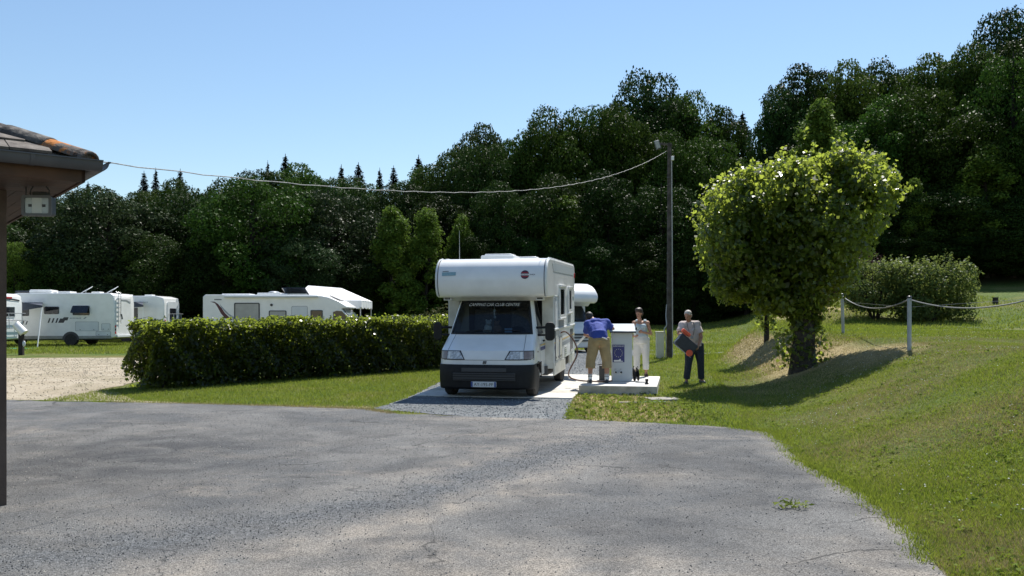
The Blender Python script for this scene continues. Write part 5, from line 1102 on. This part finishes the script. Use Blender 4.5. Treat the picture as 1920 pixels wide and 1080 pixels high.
for k, (u, vt, Y, w_) in enumerate(((165, 340, 78, 52), (135, 356, 80, 36), (270, 320, 80, 44), (292, 314, 82, 38), (338, 316, 80, 46), (502, 300, 84, 34), (535, 288, 84, 56), (640, 308, 86, 50), (672, 304, 84, 58), (712, 314, 88, 40), (738, 310, 86, 46), (785, 290, 84, 64), (1392, 208, 92, 64), (1375, 240, 92, 44))): forest_tree('f%d' % (k % 2), 'd', u, vt, Y, w_, 'fir_tree', L3, G3)
L6 = 'dark leafy tree in the wood behind the utility pole'
for k, (u, vt, Y, w_, lm) in enumerate(((905, 262, 70, 120, 'b'), (920, 232, 76, 90, 'b'), (985, 250, 72, 130, 'a'), (1040, 200, 72, 165, 'a'), (1110, 190, 74, 120, 'a'), (1170, 200, 72, 140, 'a'), (1215, 135, 82, 130, 'b'), (1240, 172, 80, 100, 'b'), (1290, 165, 80, 110, 'a'), (1345, 208, 80, 90, 'a'), (1330, 260, 72, 170, 'a'), (1265, 245, 70, 150, 'a'), (1400, 300, 70, 120, 'a'), (950, 340, 63, 150, 'b'), (1050, 330, 64, 170, 'b'), (1140, 320, 64, 160, 'b'), (1240, 340, 63, 170, 'b'), (1340, 350, 62, 160, 'b'), (1430, 330, 62, 150, 'b'), (900, 430, 61, 110, 'b'), (990, 440, 61, 130, 'b'), (1110, 450, 61, 140, 'b'), (1200, 450, 60.5, 130, 'b'), (1300, 440, 60.5, 140, 'b'), (1400, 440, 60, 140, 'b'))):
    forest_tree('b%d' % ((k+1) % 4), lm, u, vt, Y, w_, 'broadleaf_tree', L6, G6)
L4 = 'tall dark tree on the hillside beyond the rope fence'
for k, (u, vt, Y, w_, lm) in enumerate(((1478, 165, 70, 110, 'b'), (1515, 112, 72, 110, 'b'), (1575, 122, 70, 130, 'a'), (1640, 120, 72, 130, 'b'), (1700, 122, 70, 120, 'a'), (1760, 92, 68, 130, 'a'), (1835, 85, 66, 130, 'a'), (1895, 15, 68, 170, 'b'), (1960, 40, 64, 170, 'b'), (1900, 90, 60, 130, 'a'), (1640, 185, 64, 200, 'a'), (1730, 165, 63, 180, 'a'), (1820, 200, 60, 190, 'a'), (1920, 230, 58, 170, 'a'), (1990, 150, 58, 170, 'a'), (1480, 270, 66, 130, 'b'), (1560, 270, 62, 160, 'b'), (1660, 330, 60, 190, 'b'), (1760, 350, 58, 190, 'b'), (1860, 360, 57, 190, 'b'), (1960, 350, 56, 190, 'b'), (1700, 430, 57, 160, 'b'), (1800, 440, 56.5, 160, 'b'), (1900, 440, 56, 170, 'b'), (1600, 420, 58, 160, 'b'), (1500, 420, 60, 150, 'b'), (1990, 440, 55, 170, 'b'))):
    forest_tree('b%d' % (k % 4), lm, u, vt, Y+7, w_, 'broadleaf_tree', L4, G4)
for u, vt, w_ in ((1538, 178, 110), (1715, 330, 60), (1850, 262, 110)): forest_tree('w0', 'c', u, vt, 63.5, w_, 'birch_tree', 'light green birch on the hillside beyond the rope fence', 'hillside birches')

# the clipped lime tree
ltx, lty = (1507-960)/F*20, 20.0; ltz = h(ltx, lty)
lime = thing('lime_tree', (ltx, lty, ltz), 'broad lime tree with sunlit heart-shaped crown on the grass bank', 'tree'); lp = lambda u, v: ((u-1507)/80, (705-v)/80-.02)
B = []
for u, v, r, dy, ry in ((1395, 395, 88, .1, 1.3), (1455, 365, 80, -.5, 1.4), (1530, 350, 78, .3, 1.6), (1590, 345, 72, -.2, 1.5), (1640, 350, 52, .1, 1.0), (1440, 440, 95, .5, 1.7), (1520, 430, 100, -.3, 1.8), (1590, 410, 70, .3, 1.4), (1375, 450, 70, -.2, 1.1), (1400, 500, 70, .2, 1.1), (1470, 520, 85, 0, 1.4), (1530, 510, 75, .1, 1.2), (1500, 575, 42, 0, .6), (1452, 560, 40, .1, .6), (1380, 525, 50, .3, .8), (1455, 400, 80, 1.0, 1.2), (1570, 400, 80, 1.0, 1.2), (1508, 612, 30, 0, .4), (1510, 320, 45, .6, 1.0), (1590, 305, 42, .3, .9), (1640, 320, 42, .4, .8), (1410, 335, 42, .2, .9), (1560, 300, 34, -.6, .6), (1470, 320, 34, -.7, .6)):
    a, b = lp(u, v); B.append((a, dy, b*.93, r/80, ry*.85, r/80*.88))
p, d = blob_points(B, 30000, 5, .66, .60); gap = np.sin(p[:, 0]*4.1+1)*np.sin(p[:, 2]*3.7+.5)*np.sin(p[:, 1]*3.3+2)+.35*np.sin(p[:, 0]*9)*np.sin(p[:, 2]*8); kp = gap < .33; p, d = p[kp], d[kp]
pi, di = blob_points([(a, b, c, q*.86, r*.86, t*.86) for a, b, c, q, r, t in B], 16000, 15, .15, .0); rs = np.random.RandomState(4); LV = [leaves(p, d*.7+np.array([0, 0, .45]), .105, .85, 5, .75), leaves(pi, di, .15, .9, 16, 1.0)]
tipi = rs.choice(np.nonzero((d[:, 2] > -.15))[0], 620)
for q in tipi:
    dv = (d[q]*.6+np.array([0, 0, .5])+rs.normal(0, .2, 3))*rs.uniform(.12, .48); tt = rs.uniform(0, 1, 8)[:, None]; LV.append(leaves(p[q]+dv*tt+rs.normal(0, .03, (8, 3)), np.tile(d[q], (8, 1)), .095, .85, int(q)))
link('crown', npmesh('crown', np.concatenate(LV), 4), lime_m, lime)
mb = MB(); mb.tube([(0, 0, -.3), (-.02, 0, .15), (0, 0, .6), (.02, 0, 1.2), (0, 0, 2.0)], [.40, .30, .26, .25, .27], 14)
for a, b, c in ((-1.3, .2, 3.6), (-.7, -.4, 4.2), (.1, .3, 4.4), (.9, -.2, 4.3), (1.4, .1, 4.2), (-1.2, -.3, 2.6), (.3, .9, 3.4)): mb.tube([(0, 0, 1.7), (a*.4, b*.4, 1.7+(c-1.7)*.5), (a, b, c)], [.2, .13, .04], 8)
mb.build('trunk', bark, lime)
rs = np.random.RandomState(8); n_ = 420; zz = rs.uniform(.02, .95, n_); aa = rs.uniform(0, 6.28, n_); rr_ = .30+rs.uniform(.02, .38, n_)*np.where(np.cos(aa) < 0, 1.2, 1)
p = np.stack([np.cos(aa)*rr_, np.sin(aa)*rr_*.7, zz], 1); link('sprouts', npmesh('sprouts', leaves(p, np.stack([np.cos(aa), np.sin(aa), .4+0*aa], 1), .11, .85, 9), 4), lime_m, lime)['kind'] = 'stuff'
mb = MB()
for k in range(16): a = rs.uniform(0, 6.28); r = rs.uniform(.35, .6); z = rs.uniform(.2, .9); mb.tube([(math.cos(a)*.25, math.sin(a)*.25, max(.0, z-.25)), (math.cos(a)*r, math.sin(a)*r*.7, z)], .006, 4)
mb.build('twigs', bark, lime)['kind'] = 'stuff'
sx_, sy_ = (1437-960)/F*26, 26.0; st_ = thing('young_tree', (sx_, sy_, h(sx_, sy_)), 'slim dark young tree behind the lime tree on the bank crest', 'tree')
B = [(0, 0, .75, .32, .32, .5), (-.1, 0, 2.1, .8, .8, .9), (.3, .2, 3.0, .9, .9, .8), (-.4, .1, 3.1, .7, .8, .7), (0, 0, 1.4, .5, .5, .6), (.5, 0, 2.2, .6, .6, .7)]; p, d = blob_points(B, 5000, 6, .6, .6); link('crown', npmesh('crown', leaves(p, d+np.array([0, 0, .4]), .11, .8, 6), 4), lime_m, st_)
MB().tube([(0, 0, -.2), (.02, 0, 1.2), (0, 0, 3)], [.085, .07, .03], 8).build('trunk', barkd, st_)
# shrubs
for k, (u, v0, vt, Y, w_, n, m_, lab) in enumerate(((1640, 612, 478, 34.5, 165, 9000, shrub_m, 'green feathery shrub beside the mound, left of the rounded one'.replace(', left of the rounded one', ' and behind the lime tree')), (1745, 614, 482, 33.5, 185, 13000, shrub_m, 'wide rounded grey-green shrub beyond the rope fence posts'), (1612, 560, 470, 38.5, 120, 4000, purple_m, 'purple-leaved shrub on the mound behind the lime tree'))):
    x = (u-960)/F*Y; g_ = h(x, Y); hh = CAMZ+(HOR-vt)/F*Y-g_; W_ = w_/F*Y/2; t = thing('shrub', (x, Y, g_), lab, 'shrub'); r_ = random.Random(k); B = []
    for q in range(22): a = q*2.4; rq = W_*.68*math.sqrt((q+.5)/22); B.append((math.cos(a)*rq, math.sin(a)*rq*.8, hh*(.17+.56*r_.random()), W_*.34, W_*.32, hh*.24))
    p, d = blob_points(B, n, k+60, .55, .6, .05); V = [leaves(p, d+np.array([0, 0, .4]), .12, .55, k)]
    rs = np.random.RandomState(k+3)
    for q in range(40):
        a = rs.uniform(0, 6.28); rq = W_*rs.uniform(.2, .9); c0 = np.array([math.cos(a)*rq, math.sin(a)*rq*.8, hh*(.82-.25*(rq/W_)**2)]); dv = np.array([math.cos(a)*.35, math.sin(a)*.35, 1])*hh*rs.uniform(.1, .26); tt = rs.uniform(0, 1, 26)[:, None]
        V.append(leaves(c0+dv*tt+rs.normal(0, .05, (26, 3)), np.tile([0, 0, 1.], (26, 1)), .11, .5, q))
    link('foliage', npmesh('foliage', np.concatenate(V), 4), m_, t)
    mb = MB()
    for q in range(9): a = q*.7; mb.tube([(math.cos(a)*.1, math.sin(a)*.1, -.1), (math.cos(a)*W_*.3, math.sin(a)*W_*.3, hh*.5), (math.cos(a)*W_*.5, math.sin(a)*W_*.5, hh*.75)], [.04, .03, .01], 5)
    mb.build('stems', barkd, t)
# hedge
hA, hB = Vector((-8.45, 19.35)), Vector((-1.6, 26.2)); hd_ = (hB-hA); HL = hd_.length; ang = math.atan2(hd_.y, hd_.x)
hedge = thing('hedge', (hA.x, hA.y, h(hA.x, hA.y)), 'long clipped green hedge beside the grass strip and alcove motorhome', 'hedge', None, ang)
rs = np.random.RandomState(77); V = []; n_ = 34000; TH, HH = 1.25, 1.46
s = rs.uniform(0, HL, n_); face = rs.choice(4, n_, p=[.36, .34, .24, .06]); t = rs.uniform(-.5, .5, n_)*TH; z = rs.uniform(.02, 1, n_)*HH; dep = np.abs(rs.normal(0, .10, n_)); wob = .07*np.sin(s*2.1)+.05*np.sin(s*5.3+1)
P_ = np.zeros((n_, 3)); Nn = np.zeros((n_, 3))
f0 = face == 0; P_[f0] = np.stack([s, -TH/2+dep+.07*np.sin(s*3.3+z*4)+.05*np.sin(s*9+z*7), z], 1)[f0]; Nn[f0] = (0, -1, .35)
f1 = face == 1; P_[f1] = np.stack([s, t, HH-dep+wob+.05*np.sin(t*6+s*3)], 1)[f1]; Nn[f1] = (0, 0, 1)
f2 = face == 2; P_[f2] = np.stack([s, TH/2-dep, z], 1)[f2]; Nn[f2] = (0, 1, .35)
f3 = face == 3; P_[f3] = np.stack([np.abs(dep)-.05+.12*np.sin(z*5+t*4), t, z], 1)[f3]; Nn[f3] = (-1, 0, .35)
# bottom thins out
nc = 16000; cz_ = rs.uniform(.05, 1, nc)*(HH-.12); V.append(leaves(np.stack([rs.uniform(.15, HL, nc), rs.uniform(-.36, .36, nc)*TH, cz_], 1), rs.normal(0, 1, (nc, 3)), .12, .8, 44))
ok = ~((P_[:, 2] < .28) & (rs.uniform(0, 1, n_) < .55)); V.append(leaves(P_[ok], Nn[ok], .085, .75, 3, .7))
for q in range(420):                                                      # shoots sticking out of the top
    c0 = np.array([rs.uniform(0, HL), rs.uniform(-.55, .55)*TH, HH-.05]); dv = np.array([rs.normal(0, .06), rs.normal(0, .06), rs.uniform(.06, .22)]); tt = rs.uniform(0, 1, 9)[:, None]
    V.append(leaves(c0+dv*tt+rs.normal(0, .018, (9, 3)), np.tile([0, 0, .6], (9, 1)), .07, .7, q))
V = np.concatenate(V); V[:, 2] += np.interp(V[:, 0], [0, HL], [0, h(hB.x, hB.y)-h(hA.x, hA.y)])
link('foliage', npmesh('foliage', V, 4), hedge_m, hedge)
mb = MB(); rq = random.Random(5)
for k in range(60):
    s_ = HL*(k+.5)/60; zb = (h(hB.x, hB.y)-h(hA.x, hA.y))*s_/HL; y_ = rq.uniform(-.25, .25)
    for j in range(3): mb.tube([(s_, y_, zb-.05), (s_+rq.uniform(-.2, .2), y_+rq.uniform(-.3, .3), zb+.7), (s_+rq.uniform(-.3, .3), y_+rq.uniform(-.45, .45), zb+1.25)], [.022, .015, .006], 5)
mb.build('stems', barkd, hedge)
# bramble bank behind the hedge
br = thing('bramble_bank', (-5.3, 45, h(-5.3, 45)), 'low scrubby bank of brambles behind the hedge by the wood', 'shrub')
B = [(k*.9-3.4, math.sin(k)*.6, .35+.12*k, .9, .9, .55+.08*k) for k in range(9)]; p, d = blob_points(B, 7000, 66, .5, .6, .02); link('foliage', npmesh('foliage', leaves(p, d+np.array([0, 0, .4]), .16, .6, 66), 4), leafmat('bramble', (.05, .085, .02), (.12, .11, .045), .25), br)

# ------------------------------------------------------------------ grass, clover, pebbles
def pnoise(x, y): return .5+.25*np.sin(x*1.3+np.sin(y*.9)*1.7)+.25*np.sin(y*1.9+np.sin(x*1.1+2)*1.4)
def in_poly(px_, py_, poly):
    c = np.zeros(len(px_), bool); j = len(poly)-1
    for i in range(len(poly)):
        xi, yi = poly[i]; xj, yj = poly[j]; c ^= ((yi > py_) != (yj > py_)) & (px_ < (xj-xi)*(py_-yi)/(yj-yi+1e-12)+xi); j = i
    return c
GRAV = [(-2.55, 15.45), (-2.15, 17.5), (-1.75, 21), (-1.2, 27), (0, 33), (1.2, 37), (6.2, 37), (4.6, 32), (2.9, 25), (2.1, 21.8), (1.35, 18.2), (1.0, 15.5), (.86, 13.75), (-.7, 14.25)]
SLABP = [tuple(slabw(a, b).xy) for a, b in ((0, 0), (1.655, 0), (1.655, 3.25), (0, 3.25))]
def blades(name, x, y, hgt, wid, m, seed, kind=True):
    rs = np.random.RandomState(seed); n = len(x); z = H(x, y); a = rs.uniform(0, 6.28, n); hh = hgt*rs.uniform(.5, 1.4, n); l = rs.uniform(0, 6.28, n); ln = hh*rs.uniform(.2, .9, n); w_ = wid*rs.uniform(.7, 1.3, n)
    b = np.stack([x, y, z-.004], 1); s = np.stack([np.cos(a)*w_, np.sin(a)*w_, 0*a], 1); t = b+np.stack([np.cos(l)*ln, np.sin(l)*ln, hh], 1)
    V = np.stack([b-s, b+s, t], 1).reshape(-1, 3); o = link(name, npmesh(name, V, 3), m); return tag(o, kind='stuff')
gr_m = mat('grass_blade', (.14, .195, .030), (.28, .275, .07), 1.1, .6, island=.4, transl=.35, tcol=(.28, .35, .04), spec=.1); gr_d = mat('dry_blade', (.44, .36, .18), (.31, .265, .11), 2, .8, island=.35, transl=.25)
rs = np.random.RandomState(99)
y = 4.6+(rs.uniform(0, 1, 420000)**1.7)*19; xf = np.interp(y, FOOT_Y, FOOT_X); x = xf-.4+rs.uniform(0, 1, len(y))*(.62*y-xf+.9)
asp_np = [tuple(p) for p in edge]; ok = ~in_poly(x, y, asp_np) & ~in_poly(x, y, GRAV) & ~in_poly(x, y, SLABP) & (x < .64*y) & (x > .85)
x, y = x[ok], y[ok]; dry = (zone_dry(x, y) > rs.uniform(.05, .55, len(x))) | (rs.uniform(0, 1, len(x)) < .14+.55*sm((pnoise(x*.75+1, y*.75)-.42)/.3))
hg = .022+.022*pnoise(x*1.7, y*1.7); keep = rs.uniform(0, 1, len(x)) < np.where(zone_dry(x, y) > .5, .5, 1)
o = blades('lawn_grass', x[~dry & keep], y[~dry & keep], hg[~dry & keep], .0045, gr_m, 1); tag(o, 'short green lawn grass on the bank beside the asphalt', 'grass')
o = blades('dry_grass', x[dry & keep], y[dry & keep], hg[dry & keep]*.9, .0045, gr_d, 2); tag(o, 'straw-coloured dry grass mixed into the bank lawn', 'grass')
x2 = rs.uniform(4, 15, 90000); y2 = rs.uniform(21, 36, 90000); xf = np.interp(y2, FOOT_Y, FOOT_X); ok = (x2 > xf-.4) & (x2 < .64*y2); x2, y2 = x2[ok], y2[ok]; dry = zone_dry(x2, y2) > rs.uniform(.1, .9, len(x2))
o = blades('bank_grass', x2[~dry], y2[~dry], .05, .011, gr_m, 21); tag(o, 'green grass on the bank crest near the shrubs', 'grass'); o = blades('bank_straw', x2[dry], y2[dry], .04, .011, gr_d, 22); tag(o, 'dry straw on the bank face by the lime tree', 'grass')
# strip between asphalt and hedge, worn patch before the slab, meadow further off
x = rs.uniform(-10.5, -1.6, 110000); y = rs.uniform(14.8, 26, 110000); ok = ~in_poly(x, y, asp_np) & ~in_poly(x, y, GRAV) & (x > -9.4+(y-17)*.1) & ((y-19.35)*6.85-(x+8.45)*6.85 < 4)
x, y = x[ok], y[ok]; dry = zone_dry(x, y) > rs.uniform(.2, .9, len(x)); o = blades('strip_grass', x[~dry], y[~dry], .05, .006, gr_m, 3); tag(o, 'green grass strip in front of the hedge', 'grass')
o = blades('strip_dry_grass', x[dry], y[dry], .04, .006, gr_d, 4); tag(o, 'dry grass along the asphalt edge by the hedge', 'grass')
y = 12.3+rs.uniform(0, 1, 120000)**1.3*21; x = rs.uniform(.85, 9, 120000); ok = ((x < np.interp(y, FOOT_Y, FOOT_X)-.2)) & ~in_poly(x, y, asp_np) & ~in_poly(x, y, GRAV) & ~in_poly(x, y, SLABP); x, y = x[ok], y[ok]; dry = rs.uniform(0, 1, len(x)) < np.where(zone_dry(x, y) > .3, .6, .12)
o = blades('patch_grass', x[~dry], y[~dry], .05, .008, gr_m, 5); tag(o, 'tufty grass around the slab and the utility pole', 'grass'); o = blades('patch_straw', x[dry], y[dry], .04, .008, gr_d, 6); tag(o, 'straw and dead grass around the slab', 'grass')
x = rs.uniform(-30, 22, 150000); y = rs.uniform(29, 60, 150000); ok = ~in_poly(x, y, GRAV) & ~((x < -1) & (y < 34.5)) & (np.abs(x) < .64*y); o = blades('meadow_grass', x[ok], y[ok], .10, .016, gr_m, 7); tag(o, 'meadow grass around the parked motorhomes and below the wood', 'grass')
# fringe of grass over the asphalt edge
ed = np.array(edge[9:19]); sg = rs.randint(0, len(ed)-1, 9000); tt = rs.uniform(0, 1, 9000)[:, None]; e_ = ed[sg]*(1-tt)+ed[sg+1]*tt+rs.normal(.02, .085, (9000, 2)); o = blades('edge_grass', e_[:, 0], e_[:, 1], .05, .005, gr_m, 8); tag(o, 'ragged grass fringe along the curved asphalt edge', 'grass')
ed = np.array(edge[1:6]); sg = rs.randint(0, len(ed)-1, 5000); tt = rs.uniform(0, 1, 5000)[:, None]; e_ = ed[sg]*(1-tt)+ed[sg+1]*tt+rs.normal(0, .06, (5000, 2)); e_ = e_[e_[:, 0] > -8]; o = blades('edge_straw', e_[:, 0], e_[:, 1], .035, .006, gr_d, 9); tag(o, 'dry fringe along the asphalt by the hedge', 'grass')
def scatter(name, x, y, size, m, seed, lab, cat, dz=0):
    rs = np.random.RandomState(seed); n = len(x); s = size*rs.uniform(.5, 1.6, n); c = np.stack([x, y, H(x, y)+dz+s*.25], 1)
    A = rs.normal(0, 1, (n, 3)); A[:, 2] *= .3; A /= np.linalg.norm(A, axis=1)[:, None]; U = np.tile([0, 0, 1.], (n, 1)); Bq = np.cross(U, A); Bq /= np.linalg.norm(Bq, axis=1)[:, None]
    s = s[:, None]; t = c+U*s*.5; b = c-U*s*.5; q = [c+A*s*.75, c+Bq*s*.55, c-A*s*.6, c-Bq*s*.65]; T = []
    for i in range(4): T += [q[i], q[(i+1) % 4], t, q[(i+1) % 4], q[i], b]
    V = np.stack(T, 1).reshape(-1, 3); o = link(name, npmesh(name, V, 3), m); return tag(o, lab, cat, kind='stuff')
peb = mat('pebble', (.05, .056, .064), (.13, .14, .145), 9, .85, island=.5)
x = rs.uniform(-7, 3.2, 90000); y = rs.uniform(3.8, 15, 90000); w_ = .16+.8*band(x, y)**1.2+.25*asph_attr(x, y)[0]; ok = (rs.uniform(0, 1, len(x)) < w_*.62) & in_poly(x, y, asp_np)
scatter('loose_chippings', x[ok], y[ok], .0075, peb, 1, 'loose dark chippings strewn across the worn asphalt', 'gravel', .010)
x = rs.uniform(-7, 3.2, 2600); y = rs.uniform(3.8, 15, 2600); ok = in_poly(x, y, asp_np) & (pnoise(x*1.4, y*1.4) > .45); scatter('pale_grit', x[ok], y[ok], .009, mat('grit_pale', (.36, .34, .30), None, rough=.9, island=.3), 5, 'pale grit and dried flecks strewn over the asphalt', 'grit', .008)
x = rs.uniform(-2.6, 6, 22000); y = rs.uniform(13.8, 34, 22000); ok = in_poly(x, y, GRAV) & ~in_poly(x, y, SLABP); scatter('gravel_stones', x[ok], y[ok], .016, mat('gravel_stone', (.13, .155, .165), (.24, .265, .27), 7, .85, island=.5), 2, 'blue-grey gravel stones around the motorhome pad', 'gravel', .009)
x = rs.uniform(2.5, 16, 9000); y = rs.uniform(5, 30, 9000); xf = np.interp(y, FOOT_Y, FOOT_X); ok = (x > xf+.2) & (x < .64*y) & (pnoise(x*.9+3, y*.9) > .5); scatter('clover_flowers', x[ok], y[ok], .010, mat('clover_white', (.62, .62, .54), None, rough=.8, island=.2), 3, 'tiny white clover heads dotted through the bank lawn', 'flowers', .035)
wx = rs.uniform(2.6, 9, 2000); wy = 4.8+rs.uniform(0, 1, 2000)**1.5*13; ok = ~in_poly(wx, wy, asp_np) & (wx > np.interp(wy, FOOT_Y, FOOT_X)-.05) & (wx < .64*wy) & (pnoise(wx*1.9+5, wy*1.9) > .42); wx, wy = wx[ok], wy[ok]
c_ = np.repeat(np.stack([wx, wy, H(wx, wy)+.022], 1), 7, 0)+rs.normal(0, .035, (len(wx)*7, 3))*[1, 1, .25]; tag(link('bank_weeds', npmesh('bank_weeds', leaves(c_, np.tile([0, 0, 1.], (len(c_), 1)), .042, .65, 33, .5), 4), leafmat('clover_leaf', (.115, .165, .028), (.17, .20, .045), .35, (.2, .27, .03), .8, .3, k=1, spec=.05)), 'clover and plantain leaves growing through the bank lawn', 'weeds', kind='stuff')
sx2 = rs.uniform(-26, -6, 9000); sy2 = rs.uniform(17.2, 31, 9000); TR = [(-60, 17.0), (-10.2, 17.07), (-8.1, 16.9), (-7.6, 17.3), (-9.2, 19.2), (-9.2, 21), (-6.5, 25.5), (-9, 32.6), (-14, 31.4), (-60, 31)]; ok = in_poly(sx2, sy2, TR)
scatter('track_stones', sx2[ok], sy2[ok], .02, mat('track_stone', (.22, .19, .14), (.36, .32, .25), 5, .9, island=.4), 7, 'small tan stones lying on the sandy track', 'gravel', .006)
tx = rs.uniform(-22, -6.2, 5000); ty = rs.uniform(17.0, 31.2, 5000); ok = in_poly(tx, ty, TR) & ((pnoise(tx*.6, ty*1.2) > .72) | (tx > -10.6+(ty > 20)*2)); o = blades('track_tufts', tx[ok], ty[ok], .028, .010, gr_d, 17); tag(o, 'sparse dry tufts growing along the sandy track', 'grass')
# broad-leaved weeds in the worn patch and on the asphalt
weed_m = leafmat('weed_leaf', (.13, .18, .035), (.19, .22, .06), .35, (.22, .28, .04), .8, .3, k=1, spec=.05)
x = rs.uniform(.9, 3.5, 420); y = rs.uniform(13.6, 18.3, 420); ok = ~in_poly(x, y, asp_np) & ~in_poly(x, y, GRAV) & ~in_poly(x, y, SLABP); x, y = x[ok], y[ok]
tag(link('ground_weeds', npmesh('ground_weeds', leaves(np.repeat(np.stack([x, y, H(x, y)+.03], 1), 6, 0)+rs.normal(0, .03, (len(x)*6, 3))*[1, 1, .3], np.tile([0, 0, 1.], (len(x)*6, 1)), .07, .5, 12), 4), weed_m), 'low leafy weeds scattered through the worn patch', 'weeds', kind='stuff')
for (u, v, n_, s_, lab) in ((1485, 955, 70, .055, 'small green weed tuft growing on the open asphalt'), (1213, 729, 60, .08, 'leafy weed clump against the front of the slab')):
    Y = F*CAMZ/(v-HOR) if v > 800 else 18.05; X = (u-960)/F*Y; c = np.stack([rs.normal(0, .07, n_), rs.normal(0, .05, n_), np.abs(rs.normal(0, .03, n_))+.015], 1)
    t = thing('weed_tuft', (X, Y, h(X, Y)+.01), lab, 'weed'); link('leaves', npmesh('leaves', leaves(c, np.tile([0, 0, 1.], (n_, 1)), s_, .3, int(u)), 4), weed_m, t)
